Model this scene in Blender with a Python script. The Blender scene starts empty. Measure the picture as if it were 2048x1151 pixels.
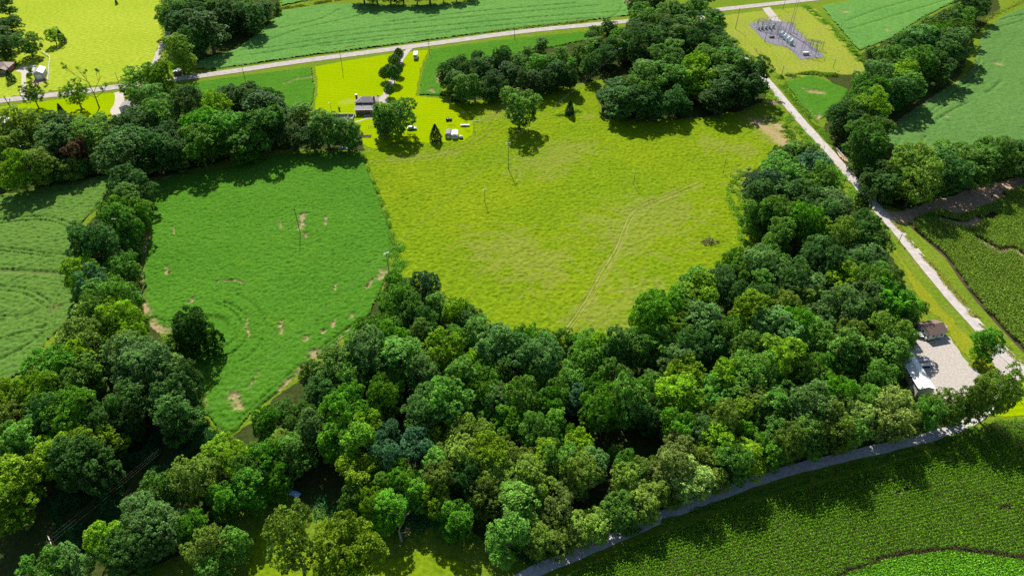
import bpy, math, random
import numpy as np
from mathutils import Vector, Matrix

# ------------------------------------------------------------------ camera, light, exposure
sc = bpy.context.scene
col = sc.collection
CAM_H, PITCH, LENS = 150.0, math.radians(40), 24.0
cam = bpy.data.cameras.new('camera'); cam.lens = LENS; cam.sensor_width = 36.0
cam.clip_start = 1.0; cam.clip_end = 9000
cam_ob = bpy.data.objects.new('camera', cam); col.objects.link(cam_ob)
cam_ob.location = (0, 0, CAM_H); cam_ob.rotation_euler = (math.radians(90) - PITCH, 0, 0)
sc.camera = cam_ob

SUN_EL, SUN_AZ = math.radians(43), math.radians(-13)      # azimuth from +Y towards +X
world = bpy.data.worlds.new('World'); sc.world = world; world.use_nodes = True
wn = world.node_tree; wn.nodes.clear()
sky = wn.nodes.new('ShaderNodeTexSky'); sky.sky_type = 'NISHITA'; sky.sun_disc = False
sky.sun_elevation = SUN_EL; sky.sun_rotation = SUN_AZ; sky.altitude = 200; sky.air_density = 1.0; sky.dust_density = 1.0
bg = wn.nodes.new('ShaderNodeBackground'); bg.inputs[1].default_value = 0.08
wo = wn.nodes.new('ShaderNodeOutputWorld')
wn.links.new(sky.outputs[0], bg.inputs[0]); wn.links.new(bg.outputs[0], wo.inputs[0])
sun = bpy.data.lights.new('sun', 'SUN'); sun.energy = 5.0; sun.angle = math.radians(0.5); sun.color = (1.0, 0.94, 0.84)
sun_ob = bpy.data.objects.new('sun', sun); col.objects.link(sun_ob)
sd = Vector((math.sin(SUN_AZ) * math.cos(SUN_EL), math.cos(SUN_AZ) * math.cos(SUN_EL), math.sin(SUN_EL)))
sun_ob.rotation_euler = (-sd).to_track_quat('-Z', 'Y').to_euler(); sun_ob.location = (0, 200, 300)
sc.view_settings.view_transform = 'Standard'; sc.view_settings.look = 'None'
sc.view_settings.exposure = 0.55; sc.view_settings.gamma = 1.0; sc.view_settings.use_curve_mapping = False
sc.render.engine = 'CYCLES'
sc.cycles.max_bounces = 6; sc.cycles.diffuse_bounces = 3; sc.cycles.glossy_bounces = 2
sc.cycles.transmission_bounces = 4; sc.cycles.transparent_max_bounces = 4; sc.cycles.volume_bounces = 0
sc.cycles.use_denoising = False
HAZE = 0.0
# outlines of the fields, lawns and yards, as surveyed from the photograph (turned into ground metres by G())
POLY = dict(
MAIN_SOY=[(292,362),(330,352),(400,345),(480,332),(540,314),(620,306),(690,303),(722,303),(738,345),(762,405),(780,455),(783,500),(778,548),(764,580),(745,625),(715,660),(670,690),(640,712),(600,745),(560,785),(510,820),(478,860),(455,875),(425,850),(402,815),(388,770),(378,735),(368,700),(352,672),(335,668),(318,668),(300,655),(288,628),(281,585),(278,535),(283,500),(292,465),(290,430),(291,395)],
LEFT_SOY=[(-80,405),(0,392),(60,382),(120,368),(200,352),(232,345),(262,375),(215,402),(180,430),(152,470),(150,520),(148,545),(158,600),(160,640),(120,660),(92,690),(88,720),(40,750),(0,772),(-80,800)],
MEADOW=[(724,303),(745,300),(800,284),(865,287),(928,284),(948,270),(948,245),(935,222),(912,208),(1000,198),(1100,186),(1190,170),(1205,238),(1300,242),(1400,236),(1480,222),(1530,212),(1560,235),(1600,270),(1625,300),(1600,318),(1555,318),(1520,335),(1498,350),(1500,395),(1515,435),(1525,475),(1520,515),(1450,550),(1400,580),(1340,615),(1280,650),(1240,680),(1200,690),(1125,692),(1050,680),(1005,665),(970,640),(930,615),(880,590),(840,575),(800,560),(790,520),(783,460),(765,405),(740,345)],
HOUSE_LAWN=[(628,133),(700,120),(790,106),(858,99),(842,140),(834,192),(880,196),(912,208),(935,222),(948,245),(948,270),(928,284),(865,287),(800,284),(745,300),(724,290),(718,262),(690,232),(650,228),(627,220),(634,175)],
SOY_HL=[(345,176),(400,163),(500,150),(625,134),(632,175),(626,222),(560,225),(480,215),(380,200)],
SOY_HR=[(860,99),(1000,80),(1180,62),(1180,80),(1110,95),(1000,115),(940,125),(895,135),(880,165),(893,193),(836,191),(844,140)],
FAR_SOY=[(385,138),(400,120),(470,100),(530,55),(565,22),(640,10),(700,8),(760,10),(820,12),(900,8),(960,0),(1100,-45),(1255,-45),(1262,0),(1258,20),(1262,32),(1180,42),(1050,56),(900,76),(750,96),(600,115),(500,130),(420,141)],
FAR_LAWN=[(-120,-70),(330,-70),(325,30),(330,75),(318,110),(300,150),(200,172),(100,185),(-20,202),(-120,215)],
STRIP_LAWN=[(-60,222),(60,205),(150,195),(240,183),(236,215),(220,240),(120,250),(60,250),(-60,255)],
SUB_LAWN=[(1440,32),(1500,24),(1600,14),(1635,18),(1700,100),(1735,135),(1730,150),(1680,150),(1640,152),(1570,158),(1530,130),(1480,95),(1445,70)],
SOY_NE=[(1640,12),(1740,-5),(1850,-50),(1990,-50),(1960,-10),(1900,10),(1850,35),(1780,80),(1740,95),(1715,105)],
SOY_E=[(2150,-60),(2060,8),(2000,35),(1960,70),(1945,130),(1925,155),(1850,200),(1780,250),(1765,280),(1790,305),(1900,305),(2150,300)],
SOY_WEDGE=[(1566,165),(1620,150),(1700,180),(1690,200),(1650,235),(1632,245),(1604,215)],
CORN_E=[(1818,452),(1840,430),(1900,415),(1960,400),(2048,372),(2150,350),(2150,790),(2048,706),(1990,645),(1950,600),(1920,560),(1890,515),(1850,480)],
CORN_SE=[(1000,1220),(1120,1160),(1260,1092),(1420,1034),(1560,990),(1700,953),(1850,908),(1960,864),(1985,844),(2048,842),(2150,838),(2150,1140),(2048,1118),(1900,1098),(1780,1113),(1690,1145),(1600,1215)],
SOY_SE=[(1606,1218),(1694,1148),(1782,1117),(1900,1102),(2048,1121),(2150,1143),(2200,1235)],
LAWN_SE=[(1995,800),(2008,775),(2025,762),(2060,757),(2160,800),(2150,834),(1975,836)],
VERGE=[(1700,398),(1722,415),(1765,465),(1825,543),(1885,613),(1942,675),(1980,713),(1990,735),(1985,770),(1960,745),(1930,715),(1900,680),(1880,640),(1850,620),(1830,590),(1800,530),(1770,480),(1730,440)],
YARD=[(1838,668),(1850,684),(1897,671),(1915,698),(1938,730),(1962,748),(1958,790),(1900,812),(1850,800),(1820,750),(1800,712),(1826,690)],
APRON=[(1975,712),(2000,700),(2050,748),(2040,757),(2024,762),(2008,775),(1997,795),(1985,812),(1972,800),(1985,770),(1992,735)],
CLEARING=[(512,1060),(560,1035),(620,1085),(760,1115),(860,1100),(930,1115),(1010,1200),(480,1200)],
DIRT_E=[(1745,410),(1790,425),(1860,405),(1960,372),(2048,352),(2150,335),(2150,352),(2048,374),(1985,388),(1978,405),(1935,420),(1900,417),(1842,432),(1812,450),(1775,440)],
PAD=[(1496,48),(1540,40),(1565,42),(1585,50),(1600,68),(1650,115),(1600,119),(1575,95),(1545,89),(1528,82)],
)
ROADS = dict(
MAIN=([(-120,216),(-40,206),(60,195),(150,185),(250,172),(340,160),(450,145),(600,123),(750,103),(900,83),(1050,63),(1200,48),(1300,38),(1420,22),(1500,13),(1600,2),(1750,-15),(1900,-35)],6.4),
SIDE=([(1395,28),(1420,52),(1470,100),(1510,138),(1545,175),(1600,240),(1650,295),(1700,352),(1750,412),(1800,468),(1850,530),(1900,590),(1950,646),(2000,697),(2060,752),(2140,825)],4.6),
LANE=([(960,1200),(1010,1172),(1070,1142),(1160,1105),(1260,1062),(1330,1030),(1400,1003),(1500,965),(1600,935),(1700,911),(1800,888),(1880,867),(1940,842),(1972,818),(1990,790),(2005,765)],2.9),
)
TREES = """
-100.0 478.9 8.5 18.9 d
-90.9 477.4 7.9 17.6 g
-81.9 476.2 6.9 15.3 d
-73.0 475.4 6.6 14.7 d
-64.1 476.3 6.6 16.9 d
-55.1 476.0 8.0 18.4 g
-46.5 480.3 4.4 14.6 d
-37.7 482.7 5.2 16.0 d
-29.0 486.8 5.3 15.5 d
-325.6 452.6 6.3 14.0 d
-298.2 411.4 6.3 14.0 d
-205.4 420.2 8.4 18.7 g
-209.0 436.4 7.4 20.3 g
-191.1 401.6 9.4 21.5 d
-199.5 430.1 9.1 21.9 g
-188.1 419.7 8.1 19.0 d
-190.3 442.2 8.0 21.2 v
-180.9 429.7 7.7 20.8 g
-172.2 417.1 8.4 18.8 d
-170.2 425.8 7.2 21.4 d
-173.3 447.5 8.7 21.0 d
-164.0 430.3 7.2 19.0 g
-157.5 418.4 7.8 19.7 d
-155.1 442.2 5.5 14.1 d
-153.3 456.5 3.4 7.6 d
80.0 452.0 5.9 15.6 d
78.9 416.3 8.7 19.3 g
81.4 406.7 8.1 18.1 g
91.1 454.4 7.6 16.9 g
93.5 420.4 8.4 20.4 g
100.7 416.4 8.2 20.8 d
115.8 441.4 6.7 19.4 g
114.0 399.7 9.0 20.9 v
128.2 434.6 3.4 7.5 d
244.0 409.4 5.8 14.4 g
252.9 404.4 6.8 19.3 s
262.6 409.9 8.1 22.8 g
281.8 435.1 7.8 18.8 d
292.9 445.4 7.3 16.4 d
-286.1 378.2 6.3 14.0 d
-292.1 393.6 6.3 14.0 d
-274.2 384.5 6.3 14.0 g
-178.3 359.8 7.1 22.7 o
-178.5 382.8 7.6 20.3 d
-172.5 390.7 9.0 23.0 d
-3.3 366.9 4.7 12.7 d
9.1 365.7 5.2 13.7 g
15.7 373.5 5.1 14.2 g
26.9 361.7 5.4 15.5 v
36.1 364.5 4.4 15.0 g
42.6 375.8 5.2 13.5 g
45.6 389.1 5.0 14.0 d
49.7 419.3 2.6 5.9 g
52.8 419.5 2.6 5.7 v
48.5 380.1 4.7 14.1 g
50.7 364.8 5.4 14.2 d
57.5 409.3 4.8 12.3 d
54.2 374.3 4.2 15.7 d
60.8 390.7 4.5 15.6 v
59.9 374.6 4.7 15.3 g
64.7 377.0 5.4 17.0 d
70.1 389.6 9.2 20.4 d
69.4 362.3 6.7 23.1 d
76.9 368.3 8.4 22.9 d
86.2 395.8 8.9 21.7 g
88.0 379.7 8.8 22.9 d
85.8 356.5 8.0 20.6 g
90.6 370.2 7.3 22.7 g
98.0 396.8 7.9 20.4 g
100.6 385.9 8.6 21.2 d
98.2 363.7 7.4 23.4 d
107.8 392.8 7.5 19.5 g
110.5 383.4 8.3 19.4 d
121.8 408.4 5.1 11.3 g
111.3 366.3 8.6 19.1 g
119.1 374.4 6.7 15.0 g
204.0 383.0 3.1 6.9 d
221.7 392.3 4.2 9.3 g
218.5 374.0 8.0 18.8 d
225.3 380.1 8.9 21.7 s
238.6 384.3 7.0 19.1 v
228.1 354.5 7.2 21.3 d
240.2 370.1 8.9 19.9 s
249.8 382.8 8.0 20.8 g
-175.2 328.1 7.1 19.6 y
-33.7 338.3 4.8 16.0 d
-31.1 348.7 4.6 14.2 d
-28.2 330.4 5.8 15.3 g
-25.7 345.0 4.5 13.8 d
-27.3 370.5 3.2 7.1 d
-24.4 322.8 5.1 15.2 g
-18.7 325.6 4.0 15.3 g
-17.9 345.5 5.1 14.3 d
-18.8 367.4 4.1 9.5 d
-11.9 348.7 5.3 15.1 d
-9.8 332.0 5.2 14.8 d
-5.8 352.5 5.1 17.0 d
-4.7 326.6 3.4 11.5 d
-3.1 341.6 5.8 15.1 d
2.7 357.0 4.8 13.9 g
3.4 333.9 5.5 14.3 d
11.0 331.9 5.1 14.7 d
13.0 344.7 5.1 16.5 v
18.7 335.8 5.1 14.9 d
19.2 349.1 5.3 16.8 g
23.2 340.7 5.8 16.2 d
30.1 343.4 4.1 15.8 v
29.7 336.8 4.8 15.8 d
42.0 351.2 4.8 17.0 d
61.8 313.7 8.9 22.9 g
67.1 331.6 9.1 20.1 g
79.2 344.2 9.4 21.9 g
77.6 328.8 8.6 19.1 g
91.9 334.7 7.4 20.7 y
93.5 324.7 8.6 19.1 y
100.1 345.3 8.6 22.2 g
104.0 324.2 8.3 19.6 g
114.5 349.9 8.7 19.3 v
114.9 330.5 6.9 21.8 g
112.6 320.0 8.7 21.4 d
122.7 330.4 7.9 21.3 d
179.1 325.2 8.2 23.0 s
197.6 347.0 8.5 19.8 g
194.0 330.4 7.8 19.4 y
193.9 320.6 7.8 19.2 g
210.1 344.1 7.8 20.0 g
219.5 343.4 8.6 19.2 d
-176.9 306.5 7.3 19.2 g
-166.2 300.0 7.4 19.8 g
-157.4 284.0 7.0 21.9 g
-146.6 289.5 7.1 22.6 d
-155.2 312.8 6.4 16.0 d
-134.8 291.9 5.8 20.0 y
-138.4 317.4 5.8 13.7 d
-127.7 304.0 8.3 20.5 d
-129.6 322.5 4.9 11.0 d
-117.3 293.0 6.8 20.6 d
-124.3 327.5 3.0 6.7 d
-110.2 283.4 9.4 23.4 d
-112.5 303.6 5.4 15.7 d
-99.7 300.2 4.8 11.0 g
-11.3 325.5 4.4 11.5 d
50.6 317.1 7.0 15.6 d
51.5 304.7 7.5 16.7 d
60.3 305.7 7.3 17.4 d
68.2 304.5 6.1 15.2 d
76.5 307.6 5.4 15.5 d
82.7 308.2 4.6 10.3 d
99.6 311.3 7.6 17.4 d
152.0 295.0 5.7 12.6 d
163.2 299.8 6.9 19.2 g
171.4 311.9 8.8 20.1 v
161.2 288.5 8.1 22.8 y
184.5 315.6 8.4 18.6 d
-213.4 260.0 7.0 19.8 o
-213.6 272.0 8.1 22.7 o
-222.3 294.0 3.2 7.1 o
-192.7 258.7 8.5 22.3 d
-205.0 280.5 6.9 15.3 d
-197.0 284.6 5.8 13.0 y
-183.2 266.7 8.2 19.7 g
-191.0 290.3 4.8 10.7 g
-166.6 269.0 7.8 20.7 d
-160.6 258.0 8.4 21.0 d
-164.6 278.4 8.5 18.9 d
-150.0 254.8 7.1 21.9 d
-146.5 264.2 7.9 19.2 d
-132.1 259.8 8.4 19.1 v
-135.2 272.1 8.2 21.3 v
-125.8 271.2 8.9 19.8 v
-116.6 263.0 7.1 15.9 v
-108.5 274.1 9.3 21.6 g
-96.9 273.9 5.6 14.0 d
-88.3 273.6 5.0 11.2 d
-82.5 276.3 6.6 20.4 g
-81.6 291.4 4.3 9.5 d
-73.2 274.5 5.6 15.3 g
-73.0 285.6 3.2 7.2 v
153.4 283.7 8.5 20.1 d
147.2 257.3 9.3 21.8 g
154.8 267.1 7.9 20.2 g
-199.4 241.0 6.6 19.1 y
-192.5 245.0 6.0 17.6 o
-187.6 247.6 5.0 11.2 d
-183.1 248.9 4.4 9.8 o
-183.3 255.5 5.1 16.9 r
-179.2 251.6 3.7 8.2 d
-173.9 254.0 3.9 8.6 d
-157.2 244.7 8.8 22.7 d
-142.5 256.5 6.0 15.9 d
106.1 237.9 7.9 19.1 g
113.5 254.9 5.5 12.2 d
120.1 260.4 5.6 12.5 g
126.7 259.0 5.4 12.5 g
119.3 237.2 7.0 20.2 t
147.5 239.2 6.0 13.3 d
158.4 238.7 7.6 22.4 o
156.7 229.4 6.9 21.8 o
173.0 254.8 5.6 12.4 o
169.7 234.0 8.6 20.6 d
181.5 253.2 7.0 15.6 g
178.5 242.3 8.6 20.0 g
188.0 242.4 8.1 19.9 g
201.4 258.8 5.9 14.2 g
199.2 246.8 6.6 19.7 g
214.7 259.5 5.9 13.5 d
212.2 250.8 5.5 12.2 d
221.6 254.3 7.2 16.0 d
-143.7 216.7 5.8 19.3 g
-146.6 228.2 6.3 20.2 d
96.3 226.9 7.0 19.8 t
92.4 215.3 5.9 21.0 d
100.3 218.4 7.4 18.7 d
103.8 229.9 6.2 17.0 g
109.1 217.9 7.4 18.0 d
117.8 227.6 6.2 19.8 g
118.1 213.2 7.1 18.0 s
123.6 229.2 5.3 18.5 v
148.0 231.9 5.3 14.5 d
-145.7 191.0 5.9 19.6 d
-155.6 219.9 3.7 8.3 g
-139.7 200.9 5.2 20.3 g
-139.4 208.0 6.0 19.4 v
89.3 207.6 5.2 16.6 g
95.9 205.8 6.4 19.9 g
93.0 193.3 5.5 20.3 g
102.5 200.6 5.4 19.3 v
106.8 194.6 3.8 13.7 v
111.5 201.2 4.5 14.3 y
112.7 205.7 5.2 18.5 s
113.7 192.9 5.0 19.3 o
125.1 198.3 5.4 18.0 d
123.5 191.0 6.1 19.9 d
-139.5 174.6 5.7 19.2 y
-141.3 185.3 6.5 20.3 d
-130.9 180.6 4.5 13.0 g
-135.6 193.4 3.5 9.2 g
73.9 179.8 4.2 15.4 v
79.3 174.4 5.5 20.5 s
87.3 180.5 6.5 17.6 g
103.0 186.5 4.9 16.8 s
101.8 176.6 6.6 20.7 d
118.2 178.9 7.1 17.1 s
-133.3 168.3 5.0 18.5 t
-130.1 162.9 4.6 15.7 g
-123.0 162.9 5.4 17.4 g
-126.1 171.1 2.6 6.1 t
-40.0 176.4 3.2 8.3 v
-36.5 160.6 5.1 18.3 v
-34.0 166.8 4.0 13.1 d
-28.0 167.4 4.4 15.2 t
47.2 169.8 2.5 5.5 v
52.3 161.8 4.9 15.6 g
57.8 177.4 2.5 6.6 s
59.1 168.3 4.4 16.5 g
59.9 162.0 6.3 18.5 y
66.4 167.2 4.9 16.5 s
73.0 172.3 4.7 16.3 v
71.8 160.7 4.4 17.4 d
78.0 165.9 5.0 17.8 g
77.3 160.1 4.7 18.2 d
88.1 168.7 6.3 19.8 d
93.4 166.7 5.9 16.9 s
104.0 167.2 5.7 18.9 y
111.7 172.5 5.5 19.3 d
108.6 158.9 5.8 19.3 s
111.7 163.8 5.1 19.7 g
119.0 172.2 5.3 16.4 g
117.8 165.5 5.4 18.0 g
-127.3 149.6 6.4 18.1 o
-128.4 156.9 4.4 16.6 g
-120.7 154.3 5.0 16.9 y
-116.0 151.5 4.6 16.2 y
-37.6 153.5 3.7 12.0 v
-31.4 155.7 4.6 16.5 g
-26.3 149.9 4.1 15.1 d
-23.3 161.1 4.1 14.6 g
-17.2 156.5 4.3 15.4 y
-13.1 153.9 3.9 13.2 d
41.2 151.1 5.9 20.8 v
47.6 158.8 6.1 16.9 v
50.2 149.8 4.3 14.1 y
53.4 156.3 4.4 14.5 g
57.5 149.9 5.8 17.2 s
71.9 152.5 5.5 20.4 y
82.5 156.8 4.9 17.2 o
83.4 147.1 4.7 17.7 v
88.5 160.2 4.8 16.2 o
93.0 152.1 4.8 16.0 s
96.5 158.1 4.5 14.2 g
99.1 153.7 5.7 20.3 s
108.3 150.9 5.3 19.0 d
116.0 157.2 6.0 19.6 v
119.3 152.1 3.4 12.9 d
128.3 162.0 3.0 8.3 g
-121.3 134.1 4.5 17.0 y
-122.7 141.1 5.7 18.7 o
-118.4 147.1 4.1 15.0 y
-109.5 139.5 4.0 15.5 y
-112.3 146.0 3.4 13.2 y
-44.7 138.8 3.9 15.4 v
-40.2 135.8 5.7 19.3 s
-41.4 147.3 4.8 15.7 v
-34.2 140.0 5.2 18.5 v
-35.6 147.8 4.3 14.5 g
-31.4 133.2 6.5 20.2 g
-27.0 140.2 3.9 12.7 o
-26.2 145.2 4.2 16.3 g
-19.6 137.1 5.6 19.8 y
-17.4 144.3 4.1 15.0 v
-9.6 145.6 5.0 17.5 g
-5.1 140.3 5.5 17.9 s
1.9 136.8 6.0 17.3 d
2.6 155.5 1.8 4.1 v
6.1 149.9 2.8 9.3 v
6.0 132.4 4.9 19.1 s
9.0 147.0 3.7 11.8 v
9.5 136.9 4.8 17.7 s
13.3 151.3 2.8 6.2 v
18.0 151.6 2.3 5.7 v
21.0 136.4 4.1 14.0 g
22.9 146.0 3.5 11.2 g
23.7 139.8 4.3 13.6 v
27.3 143.1 3.7 14.3 y
30.5 139.6 4.7 18.3 g
35.0 141.7 4.7 14.7 g
42.7 142.2 4.5 15.4 g
47.1 135.0 4.1 15.5 s
51.7 140.1 4.7 17.7 d
57.3 142.2 5.0 16.1 d
63.3 145.7 4.0 15.6 g
68.4 142.1 3.6 12.5 v
67.9 136.3 5.8 16.8 g
75.1 138.6 4.9 15.4 g
77.6 145.7 6.6 17.9 s
88.8 144.2 4.9 16.0 g
97.8 144.0 4.8 18.1 o
95.7 137.2 5.4 17.5 g
108.2 143.9 5.3 19.5 o
106.3 135.8 6.3 19.3 g
115.5 145.8 4.4 13.8 g
-131.2 123.3 4.0 15.7 g
-127.0 129.4 7.1 17.4 v
-118.2 128.4 5.3 16.5 g
-108.2 133.8 6.4 18.9 s
-100.0 130.1 7.1 20.1 s
-91.1 128.0 4.4 16.5 d
-57.2 133.3 3.7 11.3 g
-50.0 131.8 5.4 17.7 g
-44.8 128.4 4.5 16.2 g
-34.4 128.1 3.3 13.0 v
-24.6 129.3 4.2 16.2 s
-13.1 128.3 4.4 16.8 g
-12.6 135.8 3.4 13.1 y
-7.2 130.0 4.6 15.3 v
-2.6 132.6 4.2 14.0 g
5.5 127.4 3.5 14.0 g
15.4 130.6 4.1 13.3 g
23.0 126.2 3.8 12.2 v
27.8 130.2 3.8 14.8 g
38.2 129.4 3.5 11.8 g
48.1 129.3 4.8 15.0 y
59.2 127.8 4.8 17.8 y
66.2 128.4 5.8 19.1 g
74.1 132.4 6.5 19.7 y
82.7 128.7 4.5 17.2 g
87.3 133.2 4.1 14.0 v
85.9 121.9 4.8 18.2 v
98.7 124.5 4.2 14.5 g
102.4 129.6 4.0 15.0 g
-130.7 113.6 4.5 17.1 o
-134.4 119.6 4.9 17.0 y
-125.9 120.8 5.2 18.0 y
-119.0 112.0 5.1 19.1 d
-113.3 113.5 6.0 18.2 v
-106.2 114.2 5.0 18.2 d
-103.7 119.1 4.7 15.4 v
-100.2 114.6 4.2 15.4 d
-98.8 121.3 5.7 18.0 d
-89.4 120.1 5.1 17.4 d
-87.0 114.0 5.4 18.4 d
-60.6 119.2 3.3 11.5 g
-55.7 114.9 4.5 14.1 g
-51.4 123.7 4.5 14.6 d
-43.2 116.0 5.9 19.2 v
-34.0 121.7 4.8 17.9 v
-23.3 117.0 5.4 18.7 d
-16.8 118.0 5.7 20.5 g
-7.5 123.3 4.4 14.2 v
-7.4 119.0 3.6 12.2 g
-3.8 121.0 3.9 14.3 s
2.7 120.9 4.2 15.3 g
10.3 120.4 4.0 13.6 v
11.8 114.7 3.4 13.1 v
12.3 123.9 3.6 12.6 g
16.0 124.6 3.7 11.8 t
23.4 116.9 4.9 18.9 v
30.2 118.9 5.3 19.0 g
34.5 123.7 4.3 13.7 v
35.0 117.4 4.3 16.2 d
44.8 122.3 6.2 17.5 Y
52.2 117.0 3.4 11.6 o
55.1 122.2 4.4 15.5 g
54.8 113.0 4.4 17.0 o
60.5 122.3 4.3 15.3 g
59.6 116.0 3.9 13.5 y
64.3 119.2 4.5 15.0 o
68.4 117.4 4.3 16.9 g
71.0 122.2 4.6 15.8 g
76.4 120.0 3.4 13.4 g
79.8 122.6 3.8 12.9 g
78.4 115.5 5.2 20.2 s
85.8 116.5 4.0 15.6 p
90.4 114.5 3.7 13.5 p
93.5 121.2 4.0 14.9 g
98.9 114.9 4.6 15.6 p
103.6 121.7 4.5 15.5 p
114.9 125.6 2.4 5.3 o
110.6 118.1 3.6 12.0 g
114.6 119.3 4.2 14.5 o
120.3 122.5 2.5 5.6 d
-126.3 106.8 4.2 15.1 g
-120.6 105.8 4.7 17.8 g
-112.4 105.1 5.7 17.2 y
-105.0 107.9 5.4 16.5 y
-64.3 114.4 3.6 12.9 v
-58.1 106.8 3.6 12.5 o
-54.3 104.7 4.1 14.5 g
-50.7 112.0 4.0 15.7 s
-44.1 107.1 4.2 16.3 v
-38.6 105.4 4.9 18.6 v
-37.8 113.1 3.8 14.1 y
-31.9 109.6 3.6 12.8 t
-23.0 106.5 4.3 13.7 t
-20.5 110.9 2.9 11.7 y
-17.3 107.5 3.1 10.9 o
-13.4 108.0 3.7 13.1 o
-11.9 111.7 3.3 12.5 o
-7.9 110.0 3.5 13.6 o
-2.8 109.2 2.8 10.3 o
-1.6 114.5 3.8 13.1 v
5.5 110.9 4.0 15.1 g
9.8 108.7 3.2 11.5 g
16.0 111.0 2.7 10.6 v
17.0 107.6 3.7 12.3 y
41.3 105.0 3.7 13.7 p
42.6 111.5 4.2 16.5 v
47.7 111.5 3.6 13.2 s
52.2 107.0 4.5 14.7 y
60.7 112.3 3.5 12.0 v
64.3 114.5 2.7 11.1 v
64.8 105.7 4.2 13.8 v
67.0 110.9 4.2 14.6 g
69.2 107.1 4.3 15.8 o
72.2 111.8 3.3 11.1 v
75.4 109.0 4.4 15.6 g
82.1 110.8 4.6 17.2 o
87.5 112.0 4.0 15.8 g
104.5 116.0 3.5 10.9 o
-124.9 102.5 4.1 15.5 g
-118.6 95.8 4.9 19.2 y
-106.2 100.6 5.0 17.7 d
-101.2 99.1 4.9 17.1 d
-76.7 97.4 5.2 17.9 o
-73.0 105.1 4.2 13.3 y
-66.8 100.9 4.1 14.3 y
-63.3 98.3 4.1 15.3 g
-60.5 101.8 4.3 15.2 v
-57.9 97.8 3.5 11.9 v
-37.5 98.7 4.5 15.1 y
-31.7 102.7 3.7 13.3 t
-27.0 98.0 3.6 12.9 v
-19.0 100.5 4.1 14.9 g
-17.5 96.5 3.8 13.4 o
-12.6 102.9 4.4 15.9 o
-11.5 97.2 3.8 15.1 d
-6.0 101.2 5.0 15.6 y
-3.1 97.1 4.0 13.4 o
-1.5 103.5 3.4 13.2 o
2.0 97.5 4.6 15.0 o
3.8 104.1 2.8 9.7 o
7.9 104.6 3.9 13.8 y
8.6 98.7 3.7 12.0 o
11.9 102.2 3.9 14.3 g
16.6 102.0 3.5 11.9 o
16.9 97.8 4.1 14.5 o
20.3 102.4 3.4 12.7 s
27.1 106.2 2.2 9.5 g
27.4 97.0 3.4 12.8 o
28.4 101.3 3.2 12.5 g
31.1 99.5 3.0 11.5 o
34.7 102.2 2.3 8.2 o
38.9 100.4 4.3 16.5 p
43.5 97.7 5.0 14.0 p
47.8 105.1 3.8 12.3 o
49.7 100.1 4.0 11.3 o
53.8 101.8 4.4 13.8 g
59.1 103.8 4.0 14.2 y
-116.7 89.1 4.9 17.6 y
-83.3 92.9 4.0 14.1 g
-68.8 92.0 3.6 12.3 v
-62.8 94.0 4.4 15.8 v
-38.0 92.5 2.9 10.7 g
-32.8 91.1 3.2 12.5 y
-31.4 96.3 3.1 10.8 v
-29.0 89.0 4.0 13.3 v
-23.4 96.7 2.2 9.1 g
-22.2 93.9 3.3 11.1 v
-17.9 91.5 3.1 12.5 y
-6.1 91.3 3.9 15.0 o
1.2 88.6 5.5 17.0 g
6.4 94.5 3.0 12.0 o
11.3 90.2 3.7 13.0 p
31.2 92.3 4.6 11.8 o
38.2 95.6 4.2 10.4 o
-90.7 81.7 3.9 13.3 y
-84.7 86.6 4.5 15.7 s
-78.9 83.1 4.8 15.6 s
-73.5 85.6 3.2 12.3 v
-13.3 86.9 3.6 12.1 v
-1.0 80.9 5.0 18.3 g
6.0 82.2 3.0 10.7 o
6.5 85.2 2.7 9.4 p
11.4 83.4 4.2 10.0 o
17.9 86.3 4.4 10.0 o
25.4 89.6 4.4 10.0 g
-96.2 75.1 3.6 13.5 s
-87.2 78.9 4.0 12.7 g
-83.3 77.4 4.1 15.7 d
-68.2 78.8 4.6 15.9 o
-65.6 73.9 3.2 12.5 g
-62.7 80.9 3.4 11.4 g
-98.7 71.6 4.5 17.0 g
-86.2 73.8 2.6 9.5 g
"""
# ------------------------------------------------------------------ survey helpers: photo point -> ground metres
F = LENS / 36 * 2048
SP, CP = math.sin(PITCH), math.cos(PITCH)
def G(u, v, z=0.0):
    x = (u - 1024) / F; y = (575.5 - v) / F
    d = (x, CP + y * SP, -SP + y * CP); t = (z - CAM_H) / d[2]
    return Vector((d[0] * t, d[1] * t, z))
def GG(pts, z=0.0): return [G(u, v, z) for u, v in pts]
def proj(p):
    z = p[2] - CAM_H; d = p[1] * CP - z * SP
    return 1024 + F * p[0] / d, 575.5 - F * (p[1] * SP + z * CP) / d
def rise(u, v, v2):                      # real height of an upright thing: foot at (u,v), tip at row v2
    b = G(u, v); lo, hi = 0.0, 60.0
    for _ in range(40):
        m = (lo + hi) / 2
        if proj((b.x, b.y, m))[1] > v2: lo = m
        else: hi = m
    return lo
def mpp(u, v):                           # metres across one photo pixel at that ground point
    return (G(u + 1, v) - G(u, v)).length

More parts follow.
